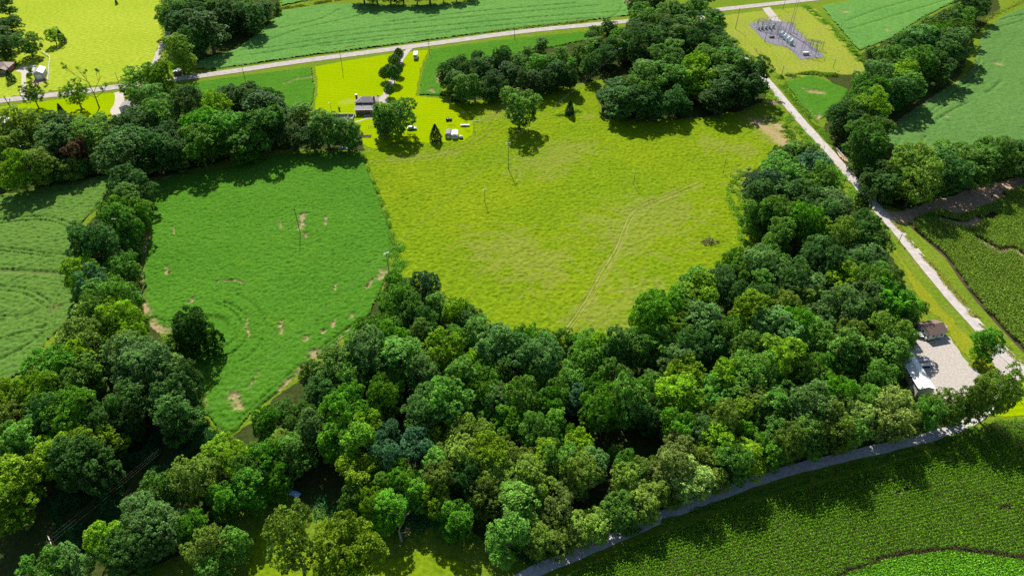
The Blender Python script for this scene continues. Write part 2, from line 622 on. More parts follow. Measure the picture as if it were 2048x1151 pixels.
# ------------------------------------------------------------------ object helpers
def tag(o, label=None, cat=None, group=None, kind=None):
    if label: o['label'] = label
    if cat: o['category'] = cat
    if group: o['group'] = group
    if kind: o['kind'] = kind
    return o
def thing(name, label, cat, loc=(0, 0, 0), rz=0.0, group=None):
    o = bpy.data.objects.new(name, None); col.objects.link(o)
    o.empty_display_size = 0.5; o.location = loc; o.rotation_euler = (0, 0, rz)
    return tag(o, label, cat, group)
def np_mesh(name, V, Fq, smooth=False, attrs=None):
    V = np.asarray(V, np.float32); Fq = np.asarray(Fq, np.int32); k = Fq.shape[1]
    me = bpy.data.meshes.new(name)
    me.vertices.add(len(V)); me.vertices.foreach_set('co', V.ravel())
    me.loops.add(Fq.size); me.loops.foreach_set('vertex_index', Fq.ravel())
    me.polygons.add(len(Fq)); me.polygons.foreach_set('loop_start', np.arange(0, Fq.size, k, dtype=np.int32))
    me.update(calc_edges=True)
    me.polygons.foreach_set('use_smooth', np.full(len(Fq), bool(smooth)))
    for an, av in (attrs or {}).items():
        a = me.attributes.new(an, 'FLOAT', 'POINT'); a.data.foreach_set('value', np.asarray(av, np.float32))
    return me
def mesh_ob(name, me, mat, parent=None):
    o = bpy.data.objects.new(name, me); col.objects.link(o)
    if not me.materials: me.materials.append(mat)
    if parent is not None: o.parent = parent
    return o
class MB:
    def __init__(s): s.v = []; s.f = []
    def add(s, vs, fs):
        n = len(s.v); s.v += [tuple(p) for p in vs]; s.f += [tuple(i + n for i in q) for q in fs]; return s
    def box(s, c, d, rz=0.0, taper=1.0):
        x, y, z = d[0] / 2, d[1] / 2, d[2] / 2; cr, sr = math.cos(rz), math.sin(rz); vs = []
        for dz in (-z, z):
            k = taper if dz > 0 else 1.0
            for dx, dy in ((-x, -y), (x, -y), (x, y), (-x, y)):
                vs.append((c[0] + (dx * cr - dy * sr) * k, c[1] + (dx * sr + dy * cr) * k, c[2] + dz))
        return s.add(vs, [(3, 2, 1, 0), (4, 5, 6, 7), (0, 1, 5, 4), (1, 2, 6, 5), (2, 3, 7, 6), (3, 0, 4, 7)])
    def rod(s, a, b, r0, r1=None, n=6):
        r1 = r0 if r1 is None else r1; a = Vector(a); b = Vector(b); d = (b - a)
        if d.length < 1e-6: return s
        d.normalize(); u = d.orthogonal().normalized(); w = d.cross(u); vs = []
        for p, r in ((a, r0), (b, r1)):
            for i in range(n):
                t = 2 * math.pi * i / n; vs.append(p + u * (math.cos(t) * r) + w * (math.sin(t) * r))
        fs = [(i, (i + 1) % n, n + (i + 1) % n, n + i) for i in range(n)]
        return s.add(vs, fs + [tuple(range(n))[::-1], tuple(range(n, 2 * n))])
    def gable(s, x0, x1, y0, y1, z, rise, ov=0.3, th=0.12):     # ridge along x, roof as a solid shell
        ym = (y0 + y1) / 2; h = rise; e = ov * rise / ((y1 - y0) / 2)
        prof = [(y0 - ov, z - e), (ym, z + h), (y1 + ov, z - e), (y1 + ov, z - e + th), (ym, z + h + th), (y0 - ov, z - e + th)]
        vs = [(x, a, b) for x in (x0 - ov, x1 + ov) for a, b in prof]
        fs = [(0, 1, 7, 6), (1, 2, 8, 7), (2, 3, 9, 8), (3, 4, 10, 9), (4, 5, 11, 10), (5, 0, 6, 11), (5, 4, 1, 0), (4, 3, 2, 1), (6, 7, 10, 11), (7, 8, 9, 10)]
        return s.add(vs, fs)
    def gable_wall(s, x0, x1, y0, y1, h, rise):                # closed body with gable ends
        ym = (y0 + y1) / 2
        vs = [(x, y, z) for x in (x0, x1) for y, z in ((y0, 0), (y1, 0), (y1, h), (ym, h + rise), (y0, h))]
        return s.add(vs, [(0, 1, 2, 3, 4)[::-1], (5, 6, 7, 8, 9), (0, 1, 6, 5), (1, 2, 7, 6), (2, 3, 8, 7), (3, 4, 9, 8), (4, 0, 5, 9)])
    def hip(s, x0, x1, y0, y1, z, rise, ov=0.4, th=0.15, run=None):
        x0 -= ov; x1 += ov; y0 -= ov; y1 += ov; run = run if run else (y1 - y0) / 2; ym = (y0 + y1) / 2
        vs = [(x0, y0, z), (x1, y0, z), (x1, y1, z), (x0, y1, z), (x0, y0, z + th), (x1, y0, z + th), (x1, y1, z + th), (x0, y1, z + th), (x0 + run, ym, z + th + rise), (x1 - run, ym, z + th + rise)]
        return s.add(vs, [(3, 2, 1, 0), (0, 1, 5, 4), (1, 2, 6, 5), (2, 3, 7, 6), (3, 0, 4, 7), (4, 5, 9, 8), (6, 7, 8, 9), (5, 6, 9), (7, 4, 8)])
    def ball(s, c, r, nu=10, nv=6):
        r = r if hasattr(r, '__len__') else (r, r, r); vs = []; fs = []
        for j in range(nv + 1):
            p = math.pi * j / nv
            for i in range(nu):
                t = 2 * math.pi * i / nu; vs.append((c[0] + r[0] * math.sin(p) * math.cos(t), c[1] + r[1] * math.sin(p) * math.sin(t), c[2] + r[2] * math.cos(p)))
        for j in range(nv):
            for i in range(nu): fs.append((j * nu + i, (j + 1) * nu + i, (j + 1) * nu + (i + 1) % nu, j * nu + (i + 1) % nu))
        return s.add(vs, fs)
    def build(s, name, mat, parent=None, smooth=False, me=None):
        me = bpy.data.meshes.new(name); me.from_pydata(s.v, [], s.f); me.update()
        if smooth: me.polygons.foreach_set('use_smooth', [True] * len(me.polygons))
        return mesh_ob(name, me, mat, parent)

# ------------------------------------------------------------------ materials
class NT:
    def __init__(s, name):
        s.m = bpy.data.materials.new(name); s.m.use_nodes = True; s.t = s.m.node_tree; s.t.nodes.clear()
        s.out = s.n('ShaderNodeOutputMaterial'); s.co = None
    def n(s, ty, **kw):
        o = s.t.nodes.new(ty)
        for k, v in kw.items(): setattr(o, k, v)
        return o
    def l(s, a, b): s.t.links.new(a, b)
    def pos(s):
        if s.co is None: s.co = s.n('ShaderNodeTexCoord').outputs['Object']
        return s.co
    def noise(s, scale, detail=3.0, rough=0.55, stretch=None, rot=0.0):
        o = s.n('ShaderNodeTexNoise'); o.inputs['Scale'].default_value = scale; o.inputs['Detail'].default_value = detail; o.inputs['Roughness'].default_value = rough
        if stretch:
            mp = s.n('ShaderNodeMapping'); mp.inputs['Scale'].default_value = stretch; mp.inputs['Rotation'].default_value = (0, 0, rot)
            s.l(s.pos(), mp.inputs[0]); s.l(mp.outputs[0], o.inputs['Vector'])
        else: s.l(s.pos(), o.inputs['Vector'])
        return o.outputs[0]
    def ramp(s, fac, lo, hi):
        o = s.n('ShaderNodeMapRange'); o.inputs[1].default_value = lo; o.inputs[2].default_value = hi; s.l(fac, o.inputs[0]); return o.outputs[0]
    def mix(s, fac, a, b):
        o = s.n('ShaderNodeMix', data_type='RGBA')
        for sock, val in ((o.inputs[0], fac), (o.inputs[6], a), (o.inputs[7], b)):
            if hasattr(val, 'is_output'): s.l(val, sock)
            elif isinstance(val, (int, float)): sock.default_value = val
            else: sock.default_value = (*val, 1)
        return o.outputs[2]
    def mul(s, a, b):
        o = s.n('ShaderNodeMath', operation='MULTIPLY')
        for sock, val in ((o.inputs[0], a), (o.inputs[1], b)):
            if hasattr(val, 'is_output'): s.l(val, sock)
            else: sock.default_value = val
        return o.outputs[0]
    def attr(s, name): return s.n('ShaderNodeAttribute', attribute_name=name).outputs['Fac']
    def pbr(s, color, rough=0.8, spec=0.3, metal=0.0, bump=None, bstr=0.4, bdist=0.1):
        b = s.n('ShaderNodeBsdfPrincipled'); b.inputs['Roughness'].default_value = rough; b.inputs['Specular IOR Level'].default_value = spec; b.inputs['Metallic'].default_value = metal
        if hasattr(color, 'is_output'): s.l(color, b.inputs['Base Color'])
        else: b.inputs['Base Color'].default_value = (*color, 1)
        if bump is not None:
            bp = s.n('ShaderNodeBump'); bp.inputs['Strength'].default_value = bstr; bp.inputs['Distance'].default_value = bdist
            s.l(bump, bp.inputs['Height']); s.l(bp.outputs[0], b.inputs['Normal'])
        s.l(b.outputs[0], s.out.inputs[0]); return s.m

def ground_mat(name, a, b, c=None, big=0.02, mid=0.12, fine=0.9, bstr=0.5, bdist=0.25, soil=None, dry=None, stripe=None, rough=0.95, spec=0.0, soilgrain=None, cthr=(0.5, 0.7)):
    n = NT(name)
    k = n.mix(n.ramp(n.noise(big, 4), .36, .64), a, b)
    if c is not None: k = n.mix(n.mul(n.ramp(n.noise(mid, 5, .65), *cthr), .8), k, c)
    fnz = n.noise(fine, 4, .7)
    k2 = n.mix(n.ramp(fnz, .25, .75), tuple(x * .4 for x in a), tuple(min(1, x * 1.6) for x in b))
    k = n.mix(.55, k, k2)
    if stripe:                                             # mowing / drilling lines: real colour change of laid-over grass
        w = n.n('ShaderNodeTexWave', wave_type='BANDS', bands_direction='X'); w.inputs['Scale'].default_value = stripe[1]; w.inputs['Distortion'].default_value = 1.2; w.inputs['Detail'].default_value = 2; w.inputs['Detail Scale'].default_value = .3
        mp = n.n('ShaderNodeMapping'); mp.inputs['Rotation'].default_value = (0, 0, stripe[0]); n.l(n.pos(), mp.inputs[0]); n.l(mp.outputs[0], w.inputs[0])
        k = n.mix(n.mul(w.outputs['Fac'], stripe[2]), k, stripe[3])
    if dry is not None: k = n.mix(n.attr('dry'), k, dry)
    if soil is not None:
        sn = n.mix(n.ramp(n.noise(1.3, 4), .3, .7), tuple(x * .7 for x in soil), tuple(min(1, x * 1.25) for x in soil))
        at = n.attr('soil'); k = n.mix(at, k, sn)
    return n.pbr(k, rough, spec, bump=fnz, bstr=bstr, bdist=bdist)
def plain(name, c, rough=0.7, spec=0.3, metal=0.0, var=0.25, scale=1.5, bstr=0.15):
    n = NT(name); f = n.noise(scale, 4, .6)
    k = n.mix(n.ramp(f, .3, .7), tuple(x * (1 - var) for x in c), tuple(min(1, x * (1 + var)) for x in c))
    return n.pbr(k, rough, spec, metal, bump=n.noise(scale * 6, 3), bstr=bstr, bdist=.03)
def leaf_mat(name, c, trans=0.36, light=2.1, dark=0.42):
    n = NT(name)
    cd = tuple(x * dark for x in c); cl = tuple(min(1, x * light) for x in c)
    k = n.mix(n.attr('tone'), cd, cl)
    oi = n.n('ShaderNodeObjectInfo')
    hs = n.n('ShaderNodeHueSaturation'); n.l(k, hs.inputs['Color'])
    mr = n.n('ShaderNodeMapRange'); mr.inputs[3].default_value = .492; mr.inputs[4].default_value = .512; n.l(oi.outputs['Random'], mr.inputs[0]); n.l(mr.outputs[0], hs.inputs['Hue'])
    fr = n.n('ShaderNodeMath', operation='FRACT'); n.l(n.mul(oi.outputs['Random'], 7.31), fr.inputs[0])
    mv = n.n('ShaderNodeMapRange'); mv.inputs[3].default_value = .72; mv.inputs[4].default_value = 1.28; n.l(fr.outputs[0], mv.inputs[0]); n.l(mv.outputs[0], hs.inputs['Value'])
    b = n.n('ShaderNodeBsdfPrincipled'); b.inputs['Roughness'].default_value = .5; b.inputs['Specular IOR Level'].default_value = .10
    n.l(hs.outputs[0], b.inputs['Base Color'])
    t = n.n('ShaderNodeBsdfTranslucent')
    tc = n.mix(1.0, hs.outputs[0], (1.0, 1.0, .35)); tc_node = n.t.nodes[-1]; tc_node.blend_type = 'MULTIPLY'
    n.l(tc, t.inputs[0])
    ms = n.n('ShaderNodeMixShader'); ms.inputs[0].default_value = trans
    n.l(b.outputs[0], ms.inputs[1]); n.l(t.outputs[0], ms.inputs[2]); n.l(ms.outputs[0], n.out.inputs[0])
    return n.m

# ------------------------------------------------------------------ numeric helpers
def vnoise(x, y, scale, seed=0):
    x = np.asarray(x) / scale; y = np.asarray(y) / scale
    xi = np.floor(x).astype(np.int64); yi = np.floor(y).astype(np.int64); xf = x - xi; yf = y - yi
    xf = xf * xf * (3 - 2 * xf); yf = yf * yf * (3 - 2 * yf)
    def h(a, b):
        q = (a * 374761393 + b * 668265263 + seed * 974634541) & 0x7fffffff
        q = ((q ^ (q >> 13)) * 1274126177) & 0x7fffffff
        return ((q ^ (q >> 16)) & 0xffff) / 65535.0
    a = h(xi, yi) * (1 - xf) + h(xi + 1, yi) * xf; b = h(xi, yi + 1) * (1 - xf) + h(xi + 1, yi + 1) * xf
    return a * (1 - yf) + b * yf
def inside(x, y, pl):
    c = np.zeros(x.shape, bool); n = len(pl)
    for i in range(n):
        x1, y1 = pl[i][0], pl[i][1]; x2, y2 = pl[i - 1][0], pl[i - 1][1]
        if y1 == y2: continue
        c ^= ((y1 > y) != (y2 > y)) & (x < (x2 - x1) * (y - y1) / (y2 - y1) + x1)
    return c
def dist_line(x, y, pl, closed=False):
    d = np.full(x.shape, 1e9); n = len(pl)
    for i in range(n if closed else n - 1):
        ax, ay = pl[i][0], pl[i][1]; bx, by = pl[(i + 1) % n][0], pl[(i + 1) % n][1]
        dx, dy = bx - ax, by - ay; L = dx * dx + dy * dy + 1e-9
        t = np.clip(((x - ax) * dx + (y - ay) * dy) / L, 0, 1)
        d = np.minimum(d, np.hypot(x - ax - t * dx, y - ay - t * dy))
    return d
def sstep(a, b, x):
    t = np.clip((x - a) / (b - a), 0, 1); return t * t * (3 - 2 * t)
def smooth_line(pl, step=3.0):
    pl = [Vector((p[0], p[1], 0)) for p in pl]; out = []
    P4 = [pl[0] * 2 - pl[1]] + pl + [pl[-1] * 2 - pl[-2]]
    for i in range(1, len(P4) - 2):
        a, b, c, d = P4[i - 1:i + 3]; n = max(2, int((c - b).length / step))
        for k in range(n):
            t = k / n
            out.append(0.5 * ((2 * b) + (c - a) * t + (2 * a - 5 * b + 4 * c - d) * t * t + (3 * b - a - 3 * c + d) * t ** 3))
    return out + [pl[-1]]
def cards(C, N, S, rs, bend=.18, aspect=.62):
    k = len(C); N = N / (np.linalg.norm(N, axis=1, keepdims=True) + 1e-9)
    r = rs.normal(size=(k, 3)); t = r - N * np.sum(r * N, 1, keepdims=True); t /= np.linalg.norm(t, axis=1, keepdims=True) + 1e-9
    b = np.cross(N, t); S = S[:, None]
    V = np.stack([C - t * S * .5 - N * S * bend * .5, C + b * S * .5 * aspect + N * S * bend * .5, C + t * S * .5 - N * S * bend * .5, C - b * S * .5 * aspect + N * S * bend * .5], 1).reshape(-1, 3)
    return V, np.arange(4 * k).reshape(-1, 4)
# ------------------------------------------------------------------ ground, fields, roads
W = {k: GG(v) for k, v in POLY.items()}
SOIL = (.40, .29, .165)
M = {}
M['rough'] = ground_mat('rough_grass', (.095, .175, .012), (.155, .225, .018), (.19, .18, .05), big=.05, mid=.15, fine=.8, bstr=.9, bdist=.4)
M['soy'] = ground_mat('soybean_leaves', (.048, .155, .012), (.074, .20, .018), (.12, .235, .012), big=.03, mid=.09, fine=1.1, bstr=.9, bdist=.35, soil=SOIL, cthr=(.56, .8))
M['soy_dull'] = ground_mat('soybean_leaves_dull', (.072, .165, .026), (.105, .20, .036), (.095, .20, .026), big=.03, mid=.1, fine=1.1, bstr=.9, bdist=.35, soil=(.16, .10, .06))
M['soy_pale'] = ground_mat('soybean_leaves_pale', (.078, .175, .040), (.105, .215, .052), (.12, .215, .035), big=.03, mid=.09, fine=1.0, bstr=.9, bdist=.4, soil=SOIL, cthr=(.56, .8))
M['soy_far'] = ground_mat('soybean_leaves_far', (.080, .215, .044), (.120, .26, .056), (.15, .275, .042), big=.02, mid=.06, fine=.8, bstr=.7, bdist=.4, soil=SOIL, cthr=(.58, .85))
M['soy_bright'] = ground_mat('soybean_leaves_bright', (.065, .19, .012), (.105, .235, .016), big=.05, fine=1.4, bstr=1.0, bdist=.4, soil=SOIL)
M['meadow'] = ground_mat('hay_meadow', (.105, .215, .007), (.19, .255, .008), (.085, .175, .008), big=.016, mid=.035, fine=.7, bstr=.8, bdist=.3, dry=(.24, .23, .06), soil=SOIL, cthr=(.42, .66))
M['lawn'] = ground_mat('mown_lawn', (.21, .33, .001), (.31, .39, .001), (.15, .30, .001), big=.03, mid=.06, fine=1.2, bstr=.3, bdist=.1, stripe=(1.45, .16, .6, (.16, .27, .001)), dry=(.4, .36, .1), cthr=(.52, .75))
M['lawn_far'] = ground_mat('mown_lawn_far', (.26, .35, .022), (.375, .43, .045), (.18, .30, .014), big=.012, mid=.03, fine=.5, bstr=.3, bdist=.1, stripe=(.9, .10, .55, (.21, .30, .012)))
M['lawn_sub'] = ground_mat('substation_grass', (.18, .25, .022), (.26, .31, .034), (.24, .205, .07), big=.04, mid=.07, fine=.7, bstr=.4, bdist=.15, cthr=(.42, .66))
M['verge'] = ground_mat('verge_grass', (.15, .20, .010), (.24, .26, .014), (.11, .19, .012), big=.06, mid=.15, fine=1.4, bstr=.4, bdist=.12, stripe=(.78, .22, .25, (.22, .23, .03)))
M['soil'] = plain('bare_soil', (.42, .29, .18), .95, .1, var=.35, scale=.6, bstr=.6)
M['asphalt'] = plain('weathered_asphalt', (.38, .34, .315), .9, .2, var=.2, scale=.35, bstr=.2)
M['chipseal'] = plain('pale_chipseal', (.46, .42, .39), .9, .2, var=.17, scale=.5, bstr=.2)
M['gravel'] = plain('limestone_gravel', (.43, .39, .35), .95, .15, var=.22, scale=1.6, bstr=.6)
M['lane'] = plain('lane_chippings', (.50, .48, .46), .95, .15, var=.22, scale=.9, bstr=.4)
M['concrete'] = plain('concrete', (.48, .43, .37), .9, .2, var=.12, scale=.8)
M['padgravel'] = plain('grey_stone_chippings', (.20, .19, .23), .95, .15, var=.25, scale=.9, bstr=.6)
M['cornleaf'] = leaf_mat('corn_leaf', (.23, .45, .018), trans=.3, light=1.7, dark=.5)
M['cornleaf_dark'] = leaf_mat('corn_leaf_dark', (.30, .50, .06), trans=.3, light=1.6, dark=.5)
M['weed'] = leaf_mat('weed_leaf', (.16, .32, .03), trans=.35)
M['kudzu'] = leaf_mat('vine_leaf', (.035, .13, .030), trans=.25)
M['weed_dry'] = leaf_mat('tall_grass', (.25, .28, .04), trans=.3)

def sheet(name, pts, z, mat, parent=None, kind='structure'):
    me = bpy.data.meshes.new(name); me.from_pydata([(p[0], p[1], z) for p in pts], [], [tuple(range(len(pts)))]); me.update()
    return tag(mesh_ob(name, me, mat, parent), kind=kind)
def ragged(pts, amp=.5, step=1.5, seed=1):              # uneven edges instead of ruled ones
    out = []; rs = random.Random(seed); n = len(pts)
    for i in range(n):
        a, b = Vector(pts[i]), Vector(pts[(i + 1) % n]); k = max(1, int((b - a).length / step))
        for j in range(k):
            p = a.lerp(b, j / k); out.append((p.x + rs.uniform(-amp, amp), p.y + rs.uniform(-amp, amp), 0))
    return out
# the land, one sheet to the horizon
me = bpy.data.meshes.new('ground'); R = 4500
me.from_pydata([(-R, -R, 0), (R, -R, 0), (R, R, 0), (-R, R, 0)], [], [(0, 1, 2, 3)]); me.update()
tag(mesh_ob('ground', me, M['rough']), kind='structure')

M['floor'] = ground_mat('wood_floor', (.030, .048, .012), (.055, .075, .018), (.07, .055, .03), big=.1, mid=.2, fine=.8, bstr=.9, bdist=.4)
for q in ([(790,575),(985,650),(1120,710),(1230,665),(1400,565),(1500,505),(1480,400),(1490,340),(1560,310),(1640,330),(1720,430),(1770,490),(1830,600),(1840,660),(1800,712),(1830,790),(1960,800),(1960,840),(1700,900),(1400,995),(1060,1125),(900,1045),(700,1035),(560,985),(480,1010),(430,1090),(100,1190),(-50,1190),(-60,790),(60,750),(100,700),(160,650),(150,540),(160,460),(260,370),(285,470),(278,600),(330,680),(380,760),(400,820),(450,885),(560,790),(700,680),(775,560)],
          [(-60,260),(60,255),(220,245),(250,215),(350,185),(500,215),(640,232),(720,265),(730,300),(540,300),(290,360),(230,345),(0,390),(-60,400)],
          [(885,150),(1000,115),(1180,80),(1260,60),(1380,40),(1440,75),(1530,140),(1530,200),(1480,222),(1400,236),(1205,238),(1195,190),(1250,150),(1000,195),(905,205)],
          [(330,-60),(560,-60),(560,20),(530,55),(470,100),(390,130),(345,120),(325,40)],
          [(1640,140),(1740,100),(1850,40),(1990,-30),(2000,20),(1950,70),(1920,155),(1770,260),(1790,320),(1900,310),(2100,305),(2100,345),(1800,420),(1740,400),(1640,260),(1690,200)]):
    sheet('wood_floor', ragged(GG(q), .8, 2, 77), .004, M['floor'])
def field(name, key, sp, canopy, mat, soil=(), tracks=(), dry=(), seed=1, rough=.35, wave=1.1, base=.02, edge=1.2, dips=0.0, holes=(), kind='stuff', rows=None, label=None, cat=None):
    """A crop or grass canopy: one height-sheet. soil = [(line, half-width)], tracks = [(line, half-width, depth)]"""
    pl = W[key]; xs = [p.x for p in pl]; ys = [p.y for p in pl]
    X, Y = np.meshgrid(np.arange(min(xs) - sp, max(xs) + sp, sp), np.arange(min(ys) - sp, max(ys) + sp, sp))
    rs = np.random.RandomState(seed)
    X = X + rs.uniform(-.3, .3, X.shape) * sp; Y = Y + rs.uniform(-.3, .3, Y.shape) * sp
    ins = inside(X, Y, pl); de = dist_line(X, Y, pl, True)
    ins &= (de + (vnoise(X, Y, 3, seed) - .5) * 1.2) > .1
    h = canopy * (1 - rough + rough * (.6 * vnoise(X, Y, wave, seed + 1) + .4 * vnoise(X, Y, wave * .5, seed + 2)) * 1.6)
    h += canopy * .15 * (vnoise(X, Y, 9, seed + 3) - .5)
    if rows: h += canopy * rows[2] * np.cos((X * math.cos(rows[0]) + Y * math.sin(rows[0])) * 2 * math.pi / rows[1])
    so = np.zeros(X.shape); dr = np.zeros(X.shape)
    for ln, w in soil:
        w = w * .8 if w < 1.3 else w
        q = GG(ln); d = dist_line(X, Y, q) if len(q) > 1 else np.hypot(X - q[0].x, Y - q[0].y)
        so = np.maximum(so, 1 - sstep(w * .3, w * 1.25, d + (vnoise(X, Y, .9, seed + 5) - .5) * min(w, 1.2) * 1.8))
    for ln, w in dry:
        q = GG(ln); d = dist_line(X, Y, q) if len(q) > 1 else np.hypot(X - q[0].x, Y - q[0].y)
        dr = np.maximum(dr, (.75 if w < 1 else .5) * (1 - sstep(w * .3, w, d + (vnoise(X, Y, 3., seed + 6) - .5) * w * 1.2)) * (.35 + .65 * vnoise(X, Y, 1.2, seed + 8)))
    if dips: so = np.maximum(so, sstep(1 - dips, 1 - dips + .03, vnoise(X, Y, 4, seed + 9)) * .7)
    h *= 1 - .97 * so; so = so * (.45 + .55 * vnoise(X, Y, 1.1, seed + 12))
    for ln, w, dep in tracks:
        d = dist_line(X, Y, smooth_line(GG(ln), 2.0)); h -= min(1.0, dep * 1.4) * canopy * (1 - sstep(w * .5, w * 1.25, d))
    for c, r in holes:
        q = G(*c); h *= sstep(r * .8, r, np.hypot(X - q.x, Y - q.y))
    h *= sstep(0, edge, de)
    Z = base + np.maximum(h, 0)
    idx = np.full(X.shape, -1); idx[ins] = np.arange(ins.sum())
    q = np.stack([idx[:-1, :-1], idx[:-1, 1:], idx[1:, 1:], idx[1:, :-1]], -1).reshape(-1, 4); q = q[(q >= 0).all(1)]
    me = np_mesh(name, np.stack([X[ins], Y[ins], Z[ins]], 1), q, True, {'soil': so[ins], 'dry': dr[ins]})
    return tag(mesh_ob(name, me, mat), label, cat, kind=kind)

def arc(cu, cv, ru, rv, a0, a1, n=14):
    return [(cu + ru * math.cos(math.radians(a0 + (a1 - a0) * i / n)), cv - rv * math.sin(math.radians(a0 + (a1 - a0) * i / n))) for i in range(n + 1)]
main_soil = [([(290, 476), (284, 492), (279, 515), (277, 545), (279, 575), (283, 605), (290, 630), (300, 648), (318, 662), (345, 667)], 2.0), ([(290, 470), (287, 485)], 2.0),
    ([(607, 430), (604, 445), (600, 458)], 1.4), ([(609, 470), (612, 474)], 1.0), ([(562, 445), (562, 458)], .6), ([(652, 435), (651, 450)], .7),
    ([(335, 535), (337, 550)], 1.0), ([(430, 565), (470, 562), (495, 570)], .5), ([(563, 645), (561, 670)], .8), ([(612, 678)], 1.2), ([(645, 668), (650, 662)], .8), ([(670, 640), (667, 655)], .7), ([(704, 628), (703, 636)], .6),
    ([(672, 570), (670, 582)], .4), ([(497, 635), (492, 655), (500, 672)], .45), ([(380, 605), (388, 598)], 1.0), ([(768, 545), (764, 556)], 1.8), ([(745, 560), (735, 575)], .8),
    ([(640, 705), (625, 720), (600, 740), (575, 765), (560, 780)], 1.0), ([(625, 715), (632, 705)], 2.0), ([(390, 760), (392, 785), (402, 812)], 1.4), ([(470, 790), (478, 815)], 1.6), ([(500, 775), (520, 745)], .5), ([(440, 865), (425, 850)], .7),
    ([(300, 362), (330, 352)], 2.2), ([(700, 655), (670, 688)], .5), ([(330, 358), (360, 348)], 1.2), ([(348, 455), (350, 470)], .5)]
main_trk = [(arc(605, 448, 55, 34, 20, 340, 24), .4, .2), ([(640, 480), (636, 520), (632, 590)], .35, .5), ([(672, 470), (664, 540)], .3, .4), ([(430, 500), (470, 495)], .3, .3),
    (arc(402, 660, 98, 62, -60, 60), .5, .5), (arc(402, 655, 80, 50, -70, 70), .45, .45), (arc(402, 660, 128, 84, -50, 55), .5, .35), (arc(335, 635, 30, 14, 180, 350), .4, .5), (arc(335, 635, 22, 9, 180, 350), .4, .5),
    ([(730, 640), (650, 700), (560, 780), (490, 850)], .5, .5), ([(720, 640), (640, 700), (550, 775), (480, 840)], .4, .45)]
field('soybean_crop', 'MAIN_SOY', .42, .75, M['soy'], main_soil, main_trk, seed=3, holes=[((402, 668), 9.5)], label='bright green soybean crop in the field left of the yellow meadow', cat='crop', rows=(.4, 1.9, .05), rough=.6, wave=.85)
left_trk = [([(-60, 545), (0, 542), (70, 545), (140, 549)], 1.1, 1.0), ([(-40, 445), (40, 436), (100, 436), (150, 452)], .45, .8), ([(-40, 452), (40, 444), (100, 443), (145, 462)], .45, .8), ([(-40, 494), (40, 500), (110, 510), (150, 512)], .45, .8), ([(-40, 500), (40, 508), (110, 516)], .4, .7),
    ([(-40, 570), (40, 578), (80, 592), (105, 615), (100, 650), (60, 690), (0, 720)], .45, .8), ([(-40, 580), (30, 585), (70, 600), (95, 620)], .4, .7), ([(140, 570), (118, 600), (108, 640), (100, 690)], .45, .8), ([(128, 568), (108, 598), (98, 640), (90, 690)], .45, .8), ([(-40, 690), (30, 672), (90, 655)], .4, .7), ([(-40, 400), (30, 393), (90, 385)], .4, .6), ([(-40, 632), (50, 632), (95, 610)], .4, .6)]
field('soybean_crop', 'LEFT_SOY', .5, .8, M['soy_dull'], [([(-60, 546), (0, 543), (70, 546), (140, 550)], .7), ([(115, 605), (118, 615)], .7), ([(102, 610), (104, 625)], .5)], left_trk, seed=5, label='dull green soybean crop left of the long hedgerow', cat='crop', rows=(1.35, 1.8, .1), rough=.8)
mead_trk = [([(1400, 362), (1340, 388), (1290, 408), (1262, 428), (1248, 455), (1235, 490), (1215, 525), (1195, 558), (1172, 600), (1145, 640), (1118, 672)], .32, 1.2), ([(1406, 367), (1345, 393), (1296, 412), (1268, 432), (1254, 458), (1241, 492), (1221, 528), (1200, 561), (1177, 603), (1151, 643), (1124, 675)], .32, 1.2),
    ([(735, 322), (800, 318), (870, 308), (920, 296), (955, 276), (978, 258)], .4, .8), ([(735, 328), (800, 325), (875, 314), (928, 301), (965, 280), (988, 260)], .4, .8), ([(1000, 215), (985, 245), (975, 262)], .5, .6), ([(985, 490), (992, 520), (1005, 540), (1030, 555)], .3, .6), ([(990, 492), (997, 518)], .3, .6), ([(1170, 560), (1110, 540), (1050, 535)], .3, .3), ([(752, 400), (770, 450), (785, 500)], .5, .6)]
mead_dry = [([(1400, 359), (1338, 385), (1287, 405), (1258, 426), (1245, 454), (1231, 489), (1211, 524), (1191, 557), (1168, 599), (1141, 639)], .7), ([(1409, 370), (1348, 396), (1299, 415), (1272, 435), (1258, 461), (1245, 495), (1225, 531), (1204, 564), (1181, 606), (1155, 646)], .6), ([(1510, 240), (1540, 262), (1570, 290)], 11), ([(1540, 235), (1590, 280)], 6), ([(1150, 300), (1060, 330)], 14), ([(1180, 235)], 5), ([(1330, 420), (1250, 470)], 20), ([(1480, 300), (1420, 290)], 9), ([(1000, 500), (1080, 530)], 18), ([(980, 235), (1010, 215)], 7), ([(1290, 590), (1180, 640)], 12), ([(790, 320), (900, 305)], 5), ([(1500, 350), (1480, 380)], 8)]
field('meadow', 'MEADOW', .42, .36, M['meadow'], [([(1515, 245), (1545, 265), (1575, 290)], 4.5), ([(1540, 240), (1565, 262)], 2.5)], mead_trk, mead_dry, seed=7, rough=1.2, wave=.9, edge=.8, kind='structure')
field('lawn', 'HOUSE_LAWN', .6, .06, M['lawn'], dry=[([(935, 238)], 1.0), ([(690, 205), (720, 200)], 4)], seed=11, edge=.5, kind='structure')
field('soybean_crop', 'SOY_HL', .9, .7, M['soy'], dry=(), soil=[([(570, 168), (600, 158), (628, 155)], 1.0)], seed=13, wave=2, label='soybean plot between the main road and the tree belt', cat='crop')
field('soybean_crop', 'SOY_HR', .9, .7, M['soy'], soil=[([(877, 150), (880, 165)], 1.6), ([(862, 180), (866, 186)], 1.3), ([(884, 168), (890, 190)], .9)], seed=14, wave=2, label='soybean strip right of the farmhouse lawn', cat='crop')
